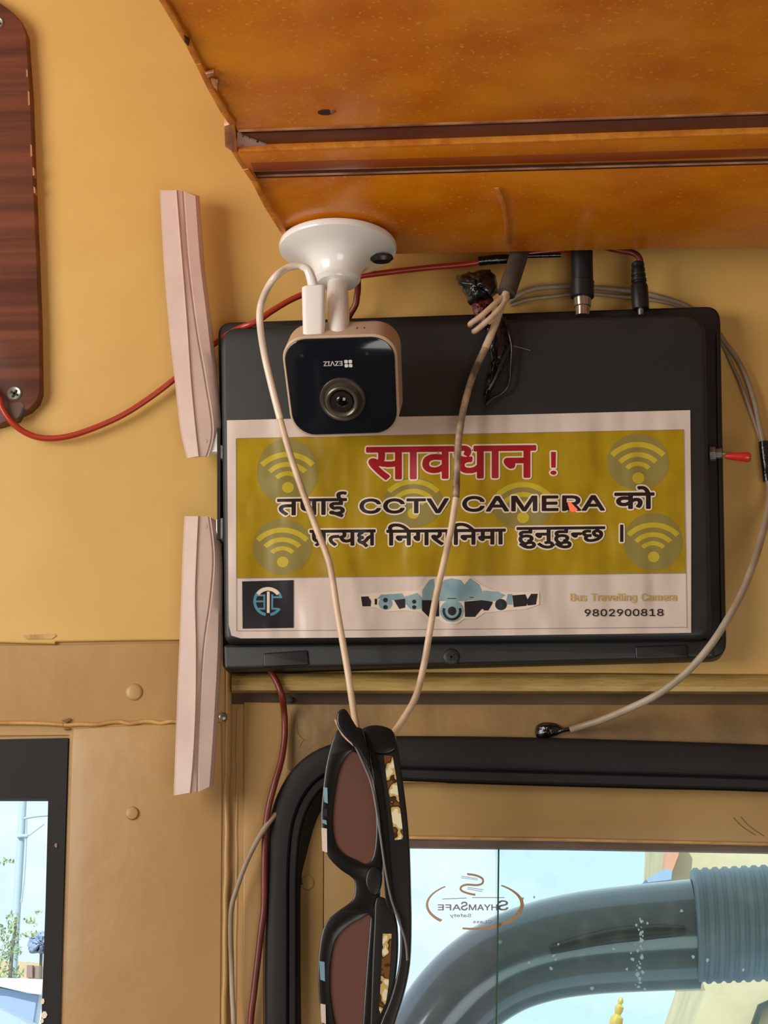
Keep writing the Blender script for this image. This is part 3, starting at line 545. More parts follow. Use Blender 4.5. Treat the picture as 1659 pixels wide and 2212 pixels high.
# emblem : dark square with the round three letter monogram
poly_print('emblem_square', [[(523, 1256), (634, 1253), (634, 1356), (524, 1358)]], yo, M['ink_navy'], st)
ex, ey = 579, 1299
poly_print('emblem_blue', [arc_poly(ex, ey, 26, 32, 100, 250), arc_poly(ex, ey, 26, 32, -58, -14), arc_poly(ex, ey, 26, 32, 32, 80), rule((556, 1286), (572, 1286), 4), rule((553, 1299), (572, 1299), 4), rule((558, 1315), (572, 1315), 4), rule((571, 1284), (571, 1317), 4),
                            rule((588, 1284), (588, 1317), 4), rule((588, 1290), (608, 1290), 4), rule((588, 1315), (600, 1315), 4)], yi, M['ink_blue'], st)
poly_print('emblem_white', [arc_poly(ex, ey, 23, 31, -145, -35), rule((579.5, 1278), (579.5, 1324), 6)], yi-.00009, M['ink_white'], st)
# printed row of surveillance cameras
def cz(pts): return [(760+x*.2532, 1230+y*.2532) for x, y in pts]
ya, yb_, yc = yo, yi, yi-.00009
poly_print('camera_row_halo', [cz(k) for k in ([(60, 215), (240, 195), (560, 180), (640, 70), (760, 60), (1000, 55), (1120, 140), (1250, 190), (1600, 195), (1600, 300), (1480, 340), (1340, 350), (1130, 370), (1060, 420), (960, 420), (900, 465), (800, 460), (740, 425), (650, 425), (570, 360), (440, 350), (300, 360), (200, 325), (80, 325)],)], ya, M['ink_white'], st)
poly_print('camera_row_pale', [cz(k) for k in ([(600, 262), (600, 180), (660, 90), (700, 80), (720, 262)], [(745, 270), (740, 160), (790, 90), (850, 75), (930, 90), (975, 150), (985, 270)], [(968, 262), (960, 130), (1010, 72), (1090, 130), (1115, 190), (1115, 262)], [(1110, 270), (1120, 180), (1250, 190), (1310, 220), (1250, 270)], [(215, 250), (250, 215), (430, 205), (460, 250), (360, 262)], [(1310, 300), (1330, 210), (1370, 210), (1370, 300)])]+[cz(circ(287, 290, 60, 55)), cz(circ(532, 290, 62, 55)), cz(circ(855, 355, 102, 95)), cz([(440, 235), (560, 200), (600, 240), (600, 330), (560, 340), (460, 300)])], yb_, M['ink_pale'], st)
poly_print('camera_row_dark', [cz(k) for k in ([(78, 232), (140, 230), (165, 270), (160, 315), (90, 315)], [(360, 262), (455, 250), (455, 325), (405, 338)], [(598, 262), (745, 262), (745, 400), (655, 405), (598, 350)], [(960, 275), (1108, 262), (1200, 275), (1160, 330), (1105, 340), (1050, 405), (965, 405)], [(1112, 300), (1205, 280), (1165, 350), (1125, 350)], [(1370, 222), (1480, 212), (1500, 260), (1490, 310), (1380, 322)], [(1490, 270), (1530, 208), (1585, 208), (1570, 300), (1500, 308)])]+[cz(circ(1272, 300, 50, 48)), cz(circ(287, 262, 20, 20)), cz(circ(287, 322, 20, 18)), cz(circ(532, 275, 18, 18)), cz(circ(532, 322, 18, 16)), cz(arc_poly(855, 355, 60, 82, -20, 200)), cz(circ(855, 355, 36, 38))], yc, M['ink_navy'], st)
for k in ([(815, 245), (890, 245), (890, 252), (815, 252)], [(1005, 236), (1040, 236), (1040, 242), (1005, 242)], [(195, 250), (215, 250), (215, 300), (195, 300)]):
    poly_print('camera_row_slot', [cz(k)], yc, M['ink_navy'], st)
red_refl = bpy.data.materials.new('red_reflection_glow'); red_refl.use_nodes = True; b_ = red_refl.node_tree.nodes['Principled BSDF']; b_.inputs['Base Color'].default_value = lin((230, 90, 60)); b_.inputs['Emission Color'].default_value = lin((255, 90, 60)); b_.inputs['Emission Strength'].default_value = .8
poly_print('red_reflection', [[(1226, 1087), (1232, 1084), (1248, 1101), (1238, 1106), (1231, 1103)]], yc-.00009, red_refl, st)['label'] = 'small red light reflection painted as a glowing patch on the sticker'  # red reflection put in as a glowing patch, no lamp behind it

# ---------------------------------------------------------------- paddle antennas (parts of the box)
def paddle(rows, y0, hinge, rivet, lab):
    """rows: (left, ridge, groove, right) pixel points"""
    bm = bmesh.new(); rr = []
    for L, Rg, Gv, Rt in rows:
        f = [P(*L, y0+.004), P(L[0]+4, L[1], y0+.0005), P(Rg[0]-3, Rg[1], y0-.0008), P(Rg[0], Rg[1], y0-.0022), P(Rg[0]+3, Rg[1], y0-.0008),
             P(Gv[0]-3, Gv[1], y0), P(*Gv, y0+.0012), P(Gv[0]+3, Gv[1], y0+.0004), P(Rt[0]-9, Rt[1], y0+.002), P(Rt[0]-1, Rt[1], y0+.005), P(*Rt, y0+.009)]
        b = [P(Rt[0]-4, Rt[1], y0+.0125), P(L[0]+6, L[1], y0+.0125)]
        rr.append(f+b)
    rings(bm, rr); o = link('antenna', bm, M['white'], BX, True); o['label'] = lab
    plug(rivet[0], rivet[1], 7, .0007, y0+.0003, M['cam_shell'], o, 'rivet')
    h = prism('hinge', hinge, y0+.002, y0+.012, M['gloss_white'], o, bev=.0008)
    return o
def interp_rows(keys, n_=14):
    out = []
    cols = [catmull([(*k[c], 0) for k in keys], 5) for c in range(4)]
    for i in range(len(cols[0])): out.append(tuple((c[i].x, c[i].y) for c in cols))
    return out
a1 = interp_rows([((345, 411), (381, 411), (396, 414), (431, 423)), ((353, 560), (393, 560), (407, 565), (441, 565)), ((364, 700), (404, 700), (424, 705), (458, 705)), ((377, 820), (412, 820), (444, 822), (470, 822)), ((389, 925), (422, 925), (459, 928), (478, 925)), ((403, 989), (429, 986), (447, 986), (466, 962))])
paddle(a1, -.034, [(455, 938), (470, 930), (470, 958), (481, 962), (481, 990), (470, 990), (468, 975), (446, 978)], (443, 953), 'upper white paddle antenna, leaning left')
a2 = interp_rows([((398, 1115), (428, 1115), (452, 1116), (466, 1124)), ((394, 1200), (424, 1200), (461, 1200), (480, 1200)), ((391, 1290), (421, 1290), (455, 1290), (481, 1290)), ((387, 1400), (423, 1400), (440, 1400), (479, 1400)), ((382, 1520), (422, 1520), (433, 1520), (473, 1520)), ((378, 1630), (417, 1630), (428, 1630), (466, 1630)), ((375, 1718), (410, 1713), (427, 1710), (461, 1700))])
paddle(a2, -.034, [(466, 1122), (481, 1118), (481, 1162), (472, 1166), (466, 1146)], (443, 1137), 'lower white paddle antenna, hanging straight down')
prism('side_slot', [(469, 925), (476, 925), (476, 1165), (469, 1165)], -.033, -.02, M['blackrim'], BX)

# ================================================================ wooden board
WB = thing('wooden_board', 'red-brown wood grain board screwed to the cream wall at the left', 'board')
wb = [(-420, -60), (-60, -60), (-30, -8), (0, 6), (28, 27), (48, 48), (57, 72), (60, 120), (66, 200), (72, 380), (80, 560), (85, 700), (87, 845), (80, 866), (62, 884), (44, 892), (36, 904), (0, 916), (-30, 920), (-60, 960), (-420, 960)]
prism('board', wb, -.0135, -.0036, M['wood'], WB, bev=.0009)
for (x, y, hh) in ((57, 158, 9), (61, 212, 16), (66, 325, 14), (71, 370, 10), (73, 410, 8)):
    prism('chipped_edge', [(x-1, y-hh), (x+2.5, y-hh+3), (x+3.5, y+hh-2), (x, y+hh)], -.0140, -.0085, M['chip'], WB)
def cross_screw(px, py, r_px, y, parent, rot=.5):
    s = lathe('screw', [(0, .0004), (.4*r_px*.0003, .0004), (.85*r_px*.0003, .001), (r_px*.0003, .0002), (r_px*.0003, -.002)], P(px, py, y), (0, -1, 0), M['steel'], parent, 24)
    bm = bmesh.new()
    for a in (rot, rot+math.pi/2): box_bm(P(px, py, y-.0008), (r_px*.00034, .0008, r_px*.00008), bm, Matrix.Rotation(a, 3, 'Y'))
    link('screw_recess', bm, M['recess'], s); return s
cross_screw(31, 850, 17, -.0138, WB); cross_screw(-5, 50, 15, -.0138, WB, .2)
prism('worn_patch', [(6, 862), (24, 872), (46, 868), (52, 876), (46, 892), (38, 903), (4, 912), (-20, 900), (-10, 870)], -.0139, -.013, mat('scuffed_grey_brown', (104, 76, 58), .6, c2=(70, 42, 30), scale=80), WB)
prism('split', [(49, 880), (54, 884), (46, 900), (40, 906), (42, 898)], -.0145, -.0136, M['recess'], WB)
# ================================================================ overhead locker
TH = math.radians(5.0)
L0 = P(1150, 543, -.052); LN = Vector((0, -math.sin(TH), -math.cos(TH)))      # underside plane, rising towards the viewer
def U(px, py, h=0.0): return PP(px, py, L0+LN*h, LN)
LK = thing('overhead_locker', 'varnished orange-brown wooden overhead locker seen from below', 'locker')
def lslab(name, pts, h, th, m, parent=LK, bev=.0006):
    q = [U(x, y, h) for x, y in pts]; rr = []
    c = sum(q, Vector())/len(q)
    for s, d in ((1, .7), (0, 0)): pass
    t1 = (Vector((1, 0, 0))-LN*LN.x).normalized(); t2 = LN.cross(t1)
    q2 = [((p-q[0]).dot(t1), (p-q[0]).dot(t2)) for p in q]
    def ring(ins, dd): return [q[0]+t1*a+t2*b-LN*dd for a, b in offs(q2, ins)]
    rr = [ring(bev, 0), ring(bev*.3, bev*.3), ring(0, bev), ring(0, th)]
    bm = bmesh.new(); rings(bm, rr); return link(name, bm, m, parent, True)
XR = 2900
def Ln(a, x0, s): return lambda x: a+s*(x-x0)
L1, L2, L3, L4, L5 = Ln(284, 510, -.034), Ln(328, 510, -.034), Ln(373, 540, -.026), Ln(386, 548, -.027), Ln(553.5, 640, -.020)
lslab('front_panel', [(148, -350), (352, 0), (400, 78), (508, 272), (512, L1(512)), (XR, L1(XR)), (XR, -350)], 0, .018, M['locker'])
lslab('rail', [(508, L2(508)), (536, 372), (XR, L3(XR)), (XR, L2(XR))], .001, .016, M['locker'])
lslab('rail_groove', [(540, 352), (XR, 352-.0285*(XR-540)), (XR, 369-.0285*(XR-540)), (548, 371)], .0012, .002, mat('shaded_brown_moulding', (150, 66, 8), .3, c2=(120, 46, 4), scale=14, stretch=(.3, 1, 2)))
lslab('rear_panel', [(548, L4(548)), (640, L5(640)), (XR, L5(XR)), (XR, L4(XR))], -.001, .018, M['locker'])
lslab('highlight_lip', [(514, L1(514)-2), (XR, L1(XR)-2), (XR, L1(XR)+2.5), (514, L1(514)+2.5)], .0006, .004, M['pale_edge'])  # lip lines: the edge highlight is put into their pale colour
lslab('highlight_lip', [(556, L4(556)-5), (XR, L4(XR)-5), (XR, L4(XR)-2.5), (556, L4(556)-2.5)], -.0002, .004, M['pale_edge'])
lslab('rail_edge', [(515, L2(515)-2), (XR, L2(XR)-2), (XR, L2(XR)+2), (515, L2(515)+2)], .0016, .004, M['locker_edge'])
lslab('groove_liner', [(540, 370), (XR, L3(XR)-2), (XR, L4(XR)+2), (548, 388)], -.0012, .003, M['gap'])
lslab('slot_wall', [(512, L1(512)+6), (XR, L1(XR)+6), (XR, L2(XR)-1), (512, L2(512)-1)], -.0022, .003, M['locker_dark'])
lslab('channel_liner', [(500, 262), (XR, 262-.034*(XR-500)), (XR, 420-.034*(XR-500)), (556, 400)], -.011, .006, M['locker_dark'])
lslab('end_offcut', [(512, 291), (520, 293), (606, 326), (510, 328)], -.001, .002, M['pinkplastic'])
# edge banding of the left end, in short uneven lengths
random.seed(11)
ed = [(140, -350), (345, 0), (372, 45), (400, 92), (425, 140), (452, 195), (480, 245), (498, 270), (503, 330), (528, 368), (545, 392), (575, 450), (612, 508), (645, 562)]
for i in range(len(ed)-1):
    (x0, y0), (x1, y1) = ed[i], ed[i+1]; w = random.uniform(9, 13)
    if i >= 8: w *= .8
    lslab('edge_banding', [(x0-3, y0), (x1-3, y1), (x1+w+random.uniform(-2, 3), y1-2), (x0+w, y0-2)], .0012+random.uniform(0, .0008), .012, M['locker_edge'])
lslab('edge_chip', [(398, 78), (410, 90), (407, 102), (398, 92)], .0026, .002, M['gap'])
lslab('edge_chip', [(443, 160), (462, 157), (464, 163), (449, 170)], .0028, .002, M['pale_edge'])
lslab('edge_chip', [(455, 175), (471, 178), (470, 198), (462, 190)], .0028, .002, M['pale_edge'])
lslab('end_cap', [(484, 272), (499, 268), (508, 290), (506, 330), (486, 318)], .0014, .014, M['pale_edge'])
# body above: front face and end face
e0 = U(148, -350); e1 = U(640, L5(640)); r0 = U(XR, -350); r1 = U(XR, L5(XR)); zt = .978
bm = bmesh.new(); rings(bm, [[e0+Vector((0, 0, .016)), r0+Vector((0, 0, .016)), Vector((r1.x, r1.y, r1.z+.016)), e1+Vector((0, 0, .016))], [Vector((v.x, v.y, zt)) for v in (e0, r0, r1, e1)]])
link('carcass', bm, M['locker'], LK)
lathe('knot_hole', [(0, .0002), (.0022, .0004), (.003, .0004), (.0031, -.001)], U(703, 242), LN, M['gap'], LK, 16, 1.5)
SCF = mat('dry_scuff', (206, 130, 62), .6, c2=(200, 114, 30), scale=140, detail=8)
lslab('scuff', [(1068, 408), (1078, 406), (1092, 440), (1098, 486), (1096, 528), (1088, 530), (1089, 486), (1082, 444)], .0002, .0006, SCF, bev=.0001)
lslab('hole_rim', [(712, 238), (722, 237), (725, 243), (714, 247)], .0006, .001, M['pale_edge'])

# ================================================================ security camera
SC = thing('security_camera', 'small white security camera with a black face hanging from the orange locker', 'camera')
b_, a_ = math.radians(38), math.radians(3.5)
n_ = Vector((-math.sin(a_)*math.cos(b_), -math.cos(a_)*math.cos(b_), -math.sin(b_)))
u_ = Vector((math.cos(a_), -math.sin(a_), 0)); u_ = (u_-n_*u_.dot(n_)).normalized(); v_ = n_.cross(u_)*-1
if v_.z < 0: v_ = -v_
u_ = (u_ + v_*-.012).normalized(); v_ = (v_ - u_*v_.dot(u_)).normalized()
FC = P(739, 834, -.098)
def CP(a, b, c=0): return FC+u_*a+v_*b+n_*c
def rsq(hw, hh, r, c, k=8, tap=0.0):
    o = []
    for cx, cy, a0 in ((hw-r, hh-r, 0), (-hw+r, hh-r, 90), (-hw+r, -hh+r, 180), (hw-r, -hh+r, 270)):
        for i in range(k+1):
            a = math.radians(a0+90*i/k); x = cx+r*math.cos(a); y = cy+r*math.sin(a); o.append(CP(x*(1+tap*y/hh), y, c))
    return o
hw, hh = .0355, .0335
bm = bmesh.new(); rings(bm, [rsq(hw-.0008, hh-.0008, .0145, 0, tap=.03), rsq(hw, hh, .015, -.0008, tap=.03), rsq(hw, hh, .015, -.024, tap=.03), rsq(hw-.0012, hh-.0012, .015, -.030, tap=.03), rsq(hw-.005, hh-.005, .013, -.0345, tap=.03)])
link('housing', bm, M['cam_shell'], SC, True)
bm = bmesh.new(); rings(bm, [rsq(hw-.0022, hh-.0022, .0138, .0012, tap=.03), rsq(hw-.0015, hh-.0015, .0143, .0008, tap=.03), rsq(hw-.0013, hh-.0013, .0145, -.001, tap=.03)])
link('face_plate', bm, M['cam_black'], SC, True)
LC = CP(-.0002, -.0085, .001)
ring = lathe('lens_bezel', [(.0146, -.001), (.0146, .0004), (.0140, .0014), (.0128, .0014), (.0116, .0006), (.0106, .0030), (.0102, .0050), (.0094, .0056), (.0086, .0052), (.0078, .0040), (.0070, .0028), (.0068, .0005)], LC, n_, M['lens_ring'], SC, 48)
lathe('lens_throat', [(.0069, .0045), (.0069, .0015), (0, .0010)], LC, n_, M['lens_dark'], ring, 40)
lathe('lens', [(.0062, .0018), (.0052, .0034), (.0036, .0046), (.0018, .0052), (0, .0054)], LC, n_, M['lens'], SC, 32)
for a, b in ((-.0235, .0215), (.0175, .0215)):
    lathe('pinhole', [(0, .0013), (.0011, .0014), (.0012, .001)], CP(a, b, 0), n_, M['recess'], SC, 12)
# maker's mark, upside down on the face
def cam_fn(cx, cy, s):
    return lambda x, y: CP(cx-x*s, cy+y*s, .00135)     # turned by half a turn
sL = .0022/700
mk = text_px(list('EZVIZ'), 0, 100, 0, 33, 682)
print_mesh('face_lettering', mk, 0, .9, M['logo_white'], SC, fn=lambda x, y: CP(.0015-x*.000118, .0150-.00002+y*.000118-.0018, .00135))
for dx in (0, 1):
    for dy in (0, 1):
        k = rrect(0, 0, 19, 19, 5)
        poly_print('face_logo_dot', [k], 0, M['logo_white'], SC, fn=lambda x, y, dx=dx, dy=dy: CP(.0028+dx*.0027+x*.000118, .0128+dy*.0027+y*.000118, .00135))
# top slots on the housing
for k in (0.0105, .0150):
    bm = box_bm(CP(k, hh+.0001, -.013), (.0005, .0004, .0022), rot=Matrix((u_, v_, n_)).transposed()); link('vent_slot', bm, M['recess'], SC)
TOP = CP(-.001, hh, -.0105)
# suction-cup style mount: round base, bell, stem
MB = U(730, 526); axis = LN
print('top px', to_px(TOP), TOP, 'mount', MB, to_px(MB))
mb = lathe('mount_base', [(0, 0), (.0362, .0), (.0382, .0012), (.0388, .0032), (.0380, .0054), (.0340, .0074), (.0278, .0096), (.0222, .0124), (.0184, .0160), (.0164, .0195), (.0152, .0230), (.0150, .0262), (.0138, .0275), (.0128, .0290), (.0100, .0298), (0, .0300)], MB, axis, M['gloss_white'], SC, 64)
J = MB+axis*.028
tube('stem', [J-(TOP-J)*.1, J+(TOP-J)*.5, TOP-v_*.006], lambda t: .0066+.0006*math.sin(t*3), M['gloss_white'], SC, 24)
bm = bmesh.new(); q = MB+axis*.010+Vector((.026, -.004, 0))
lathe('mount_tab', [(0, 0), (.0045, 0), (.005, .002), (.0035, .0042), (0, .0044)], P(824, 553, MB.y-.002), axis, M['lens_dark'], SC, 16, 1.6)

# ================================================================ cables
# white power lead: plug in the camera, loop down to the sunglasses and back up to the taped joint
PC = thing('power_cable', 'yellowed white cable looping from the camera down to the sunglasses and up again', 'cable')
PB = TOP+u_*-.0155+v_*.0002
def upv(px, py, y): return P(px, py, y)
pt = upv(678, 622, PB.y+.004)
axp = (pt-PB).normalized(); uu = Vector((1, 0, 0)); uu = (uu-axp*uu.dot(axp)).normalized(); ww = axp.cross(uu)
def rr_ring(o, hx, hy, r, k=4):
    out = []
    for cx, cy, a0 in ((hx-r, hy-r, 0), (-hx+r, hy-r, 90), (-hx+r, -hy+r, 180), (hx-r, -hy+r, 270)):
        for i in range(k+1):
            a = math.radians(a0+90*i/k); out.append(o+uu*(cx+r*math.cos(a))+ww*(cy+r*math.sin(a)))
    return out
LN2 = (pt-PB).length
bm = bmesh.new(); rings(bm, [rr_ring(PB-axp*.005, .0068, .0044, .0030), rr_ring(PB+axp*(LN2-.001), .0076, .0048, .0032), rr_ring(PB+axp*LN2, .0066, .0040, .0028)])
link('plug', bm, M['gloss_white'], PC, True)
py_ = pt.y
tube('strain_relief', catmull([pt-axp*.001, P(672, 600, py_), P(664, 582, py_-.001), P(650, 574, py_-.002)], 5), lambda t: .0036-.0012*t, M['gloss_white'], PC, 14)
CL = [(664, 581, py_), (648, 574, py_-.001), (618, 580, py_-.003), (588, 606, py_-.006), (566, 650, -.080), (561, 690, -.078), (570, 760, -.066), (587, 835, -.062), (605, 905, -.060)]
CM = [(605, 905, -.060), (628, 985, -.060), (655, 1065, -.060), (683, 1140, -.060), (708, 1205, -.060), (718, 1250, -.061), (727, 1310, -.062), (739, 1380, -.062), (751, 1450, -.062), (760, 1510, -.064), (768, 1560, -.070), (778, 1600, -.078), (800, 1618, -.08), (828, 1604, -.075), (846, 1588, -.068), (870, 1555, -.062), (898, 1505, -.060), (915, 1440, -.058), (925, 1385, -.058), (936, 1320, -.058), (946, 1270, -.058), (960, 1210, -.058), (975, 1140, -.058), (985, 1075, -.058)]
CR = [(985, 1075, -.058), (987, 1010, -.058), (992, 940, -.058), (1003, 875, -.056), (1022, 810, -.054), (1048, 752, -.054)]
CT = [(1048, 752, -.054), (1070, 700, -.054), (1088, 645, -.054), (1098, 625, -.050)]
wire('cord', CL, 7.6, M['clean_wire'], PC, k=5, seg=12)
wire('cord', CM, 7.6, M['white_wire'], PC, k=5, seg=12)
wire('cord', CR, 7.8, M['dirty_wire'], PC, k=5, seg=12)['label'] = 'grimy grey-brown stretch of cord'
wire('cord', CT, 8.2, M['white_wire'], PC, k=5, seg=12)
# white cores looping out of the joint
for i, q in enumerate([[(1093, 636, -.052), (1070, 655, -.058), (1040, 682, -.060), (1018, 698, -.058), (1016, 702, -.054)], [(1096, 640, -.052), (1082, 664, -.058), (1056, 690, -.061), (1030, 712, -.060), (1024, 716, -.056)], [(1092, 640, -.05), (1080, 672, -.055), (1068, 690, -.056), (1056, 697, -.054)]]):
    wire('core', q, 6.2 if i < 2 else 5, M['white_wire'], PC, k=5)
SH = thing('sheathed_cable', 'thick grey-brown cable coming down from behind the orange locker', 'cable')
wire('sheath', [(1150, 470, -.030), (1128, 530, -.034), (1112, 580, -.046), (1094, 634, -.052)], 20, M['sheath'], SH, k=6, seg=16)
# crumpled black tape joint
TP = thing('taped_joint', 'crumpled shiny black tape joint beside the hanging white cable', 'tape')
def crumple(name, pts, y, th, m, parent, seed, amp=.0015, k=3):
    random.seed(seed); bm = bmesh.new(); q = catmull([(a, b, 0) for a, b in pts], k, True); c = sum(q, Vector())/len(q); N_ = 5; rr = []
    for j in range(N_+1):
        t = j/N_; r = []
        for v in q:
            w = v+(c-v)*(1-math.cos(t*math.pi/2))*.97 if j else v
            p = P(w.x, w.y, y-th*math.sin(t*math.pi/2)); p += Vector([random.uniform(-amp, amp)*(1 if j else .3) for _ in range(3)]); r.append(p)
        rr.append(r)
    back = [P(v.x, v.y, y+.004) for v in q]
    rings(bm, [back]+rr); o_ = link(name, bm, m, parent)
    for p_ in o_.data.polygons: p_.use_smooth = True
    return o_
crumple('wad', [(984, 603), (1000, 592), (1022, 588), (1048, 582), (1066, 592), (1075, 612), (1072, 634), (1058, 645), (1040, 650), (1020, 660), (1010, 648), (1000, 626)], -.044, .012, M['tape'], TP, 4)
crumple('neck', [(1018, 645), (1044, 640), (1062, 640), (1066, 660), (1056, 690), (1048, 712), (1034, 700), (1024, 676)], -.043, .007, M['copper'], TP, 6, .0015)
crumple('tail_wad', [(1050, 690), (1084, 680), (1092, 710), (1098, 740), (1088, 790), (1068, 830), (1050, 872), (1046, 850), (1058, 800), (1056, 740)], -.0415, .006, M['tape'], TP, 8, .0014)
wire('tail', [(1092, 690, -.046), (1100, 720, -.048), (1106, 752, -.047), (1104, 790, -.046), (1100, 830, -.045), (1084, 850, -.044), (1062, 862, -.044), (1050, 876, -.044)], 3.2, M['tape'], TP, k=5)
wire('tail', [(1104, 742, -.046), (1090, 772, -.048), (1072, 812, -.048), (1056, 842, -.046)], 3.8, M['tape'], TP, k=5)
wire('frayed_thread', [(1100, 745, -.046), (1120, 750, -.047), (1146, 757, -.046)], .8, M['hilite'], TP, k=4)
# red wires
RW = thing('red_cable', 'red cable sagging from the wooden board behind the upper antenna to the locker', 'cable')
wire('cord', [(-60, 800, -.012), (-8, 852, -.019), (6, 885, -.018), (28, 915, -.016), (62, 938, -.013), (100, 947, -.012), (150, 942, -.012), (210, 922, -.012), (270, 894, -.012), (330, 855, -.012), (385, 812, -.013), (430, 770, -.014), (480, 730, -.020), (520, 708, -.036), (552, 696, -.040), (590, 670, -.038), (640, 642, -.034), (700, 622, -.03), (760, 600, -.028), (840, 588, -.028), (930, 578, -.028), (1000, 572, -.028), (1040, 566, -.028), (1100, 556, -.028), (1160, 545, -.028), (1240, 538, -.026)], 6.6, M['red_wire'], RW, k=6)
wire('tape_wrap', [(1034, 565, -.0285), (1060, 562, -.0285), (1096, 560, -.0285)], 11, M['tape'], RW, k=4)
wire('tape_wrap', [(1140, 553, -.029), (1180, 552, -.029), (1212, 551, -.029)], 5, M['tape'], RW, k=4)
RD = thing('red_wire', 'short dark red wire dropping behind the camera mount into the box', 'wire')
wire('cord', [(772, 560, -.020), (773, 620, -.022), (771, 640, -.022), (768, 658, -.021), (758, 676, -.018), (750, 690, -.012)], 7, M['dark_red_wire'], RD)
RL = thing('red_wire', 'red-brown wire running from under the box down beside the window gasket', 'wire')
wire('cord', [(560, 1400, -.006), (580, 1442, -.012), (596, 1470, -.015), (608, 1500, -.016), (614, 1540, -.008), (615, 1590, -.006), (608, 1640, -.008), (594, 1690, -.010), (580, 1745, -.009), (573, 1800, -.008), (571, 1880, -.008), (570, 1960, -.007), (564, 2010, -.007), (556, 2080, -.007), (548, 2150, -.007), (541, 2212, -.007), (530, 2400, -.007), (528, 2800, -.007)], 7, M['dark_red_wire'], RL)
BL = thing('brown_wire', 'thin beige-brown wire bowing out beside the red-brown wire at the window', 'wire')
wire('cord', [(600, 1752, -.004), (574, 1786, -.010), (552, 1822, -.012), (530, 1868, -.012), (512, 1918, -.012), (500, 1962, -.012), (498, 2020, -.011), (500, 2080, -.010), (502, 2150, -.009), (505, 2212, -.009), (508, 2400, -.008), (508, 2800, -.008)], 5.5, M['grey_wire'], BL)
# grey cables behind the box and down its right side
GC = thing('grey_cable', 'grey cable arching right of the black box and down to the window gasket', 'cable')
wire('upper_run', [(1100, 652, -.006), (1130, 632, -.008), (1170, 622, -.009), (1230, 619, -.009), (1290, 622, -.009), (1350, 628, -.008), (1400, 636, -.007), (1460, 652, -.0055), (1500, 672, -.004), (1545, 710, -.0045), (1566, 740, -.006), (1592, 775, -.008), (1612, 815, -.009), (1630, 870, -.009), (1640, 920, -.009), (1650, 965, -.009), (1656, 1000, -.009)], 5.5, M['grey_wire'], GC)
wire('upper_run', [(1104, 660, -.006), (1140, 648, -.008), (1200, 640, -.008), (1260, 634, -.008), (1330, 640, -.007), (1420, 650, -.006), (1480, 668, -.004), (1540, 712, -.004), (1564, 750, -.005), (1580, 785, -.006), (1600, 830, -.007), (1622, 890, -.007), (1646, 960, -.008), (1654, 1000, -.008)], 4, M['grey_wire'], GC)
wire('joint_tape', [(1650, 955, -.010), (1655, 1000, -.010), (1660, 1040, -.010)], 12, M['tape'], GC, k=4)
wire('lower_run', [(1658, 1020, -.010), (1662, 1060, -.012), (1660, 1100, -.018), (1650, 1145, -.030), (1632, 1205, -.046), (1605, 1275, -.055), (1570, 1340, -.058), (1530, 1400, -.056), (1480, 1455, -.048), (1420, 1500, -.036), (1360, 1530, -.025), (1300, 1555, -.014), (1260, 1568, -.008), (1232, 1577, -.006)], 8, M['grey_wire'], GC)
wire('end_wire', [(1240, 1573, -.006), (1215, 1578, -.004), (1195, 1586, -.002)], 4.5, M['tape'], GC, k=3)
gt = crumple('end_tape', [(1158, 1568), (1180, 1560), (1208, 1566), (1214, 1580), (1200, 1590), (1176, 1594), (1158, 1592)], -.001, .006, M['tape'], GC, 9, .0007)
# plugs above the box
CX = thing('coaxial_plug', 'black coaxial plug with a metal collar standing on top of the box', 'plug')
cxb = P(1258, 645, -.030); upz = Vector((0.01, 0, 1))
lathe('sleeve', [(0, 0), (.0068, 0), (.0078, .001), (.0080, .012), (.0074, .0125), (.0074, .045), (.0072, .052), (0, .052)], cxb, upz, M['blackrim'], CX, 24)
lathe('metal_collar', [(0, -.012), (.0048, -.012), (.0048, -.006), (.0056, -.0055), (.0060, -.001), (.0060, .0005), (0, .0005)], cxb, upz, mat('bright_nickel', (196, 186, 170), .2, metal=.9), CX, 20)
DC = thing('power_plug', 'ribbed black power plug on a red wire at the top right of the box', 'plug')
db = P(1384, 668, -.030)
prof = [(0, 0), (.0056, 0), (.0058, .004), (.0058, .016), (.0050, .018)]
z = .018
for i in range(4): prof += [(.0040, z+.0006), (.0040, z+.0014), (.0052-.0003*i, z+.0016), (.0052-.0003*i, z+.0034)]; z += .0036
prof += [(.003, z+.001), (0, z+.001)]
lathe('sleeve', prof, db, (-.03, 0, 1), M['blackrim'], DC, 20)
lathe('metal_tip', [(0, -.004), (.0018, -.004), (.0020, .0005), (0, .0005)], db, upz, M['steel'], DC, 12)
wire('lead', [(1385, 575, -.030), (1380, 556, -.030), (1366, 546, -.028), (1340, 541, -.026), (1300, 530, -.022), (1260, 500, -.018)], 7, M['dark_red_wire'], DC)

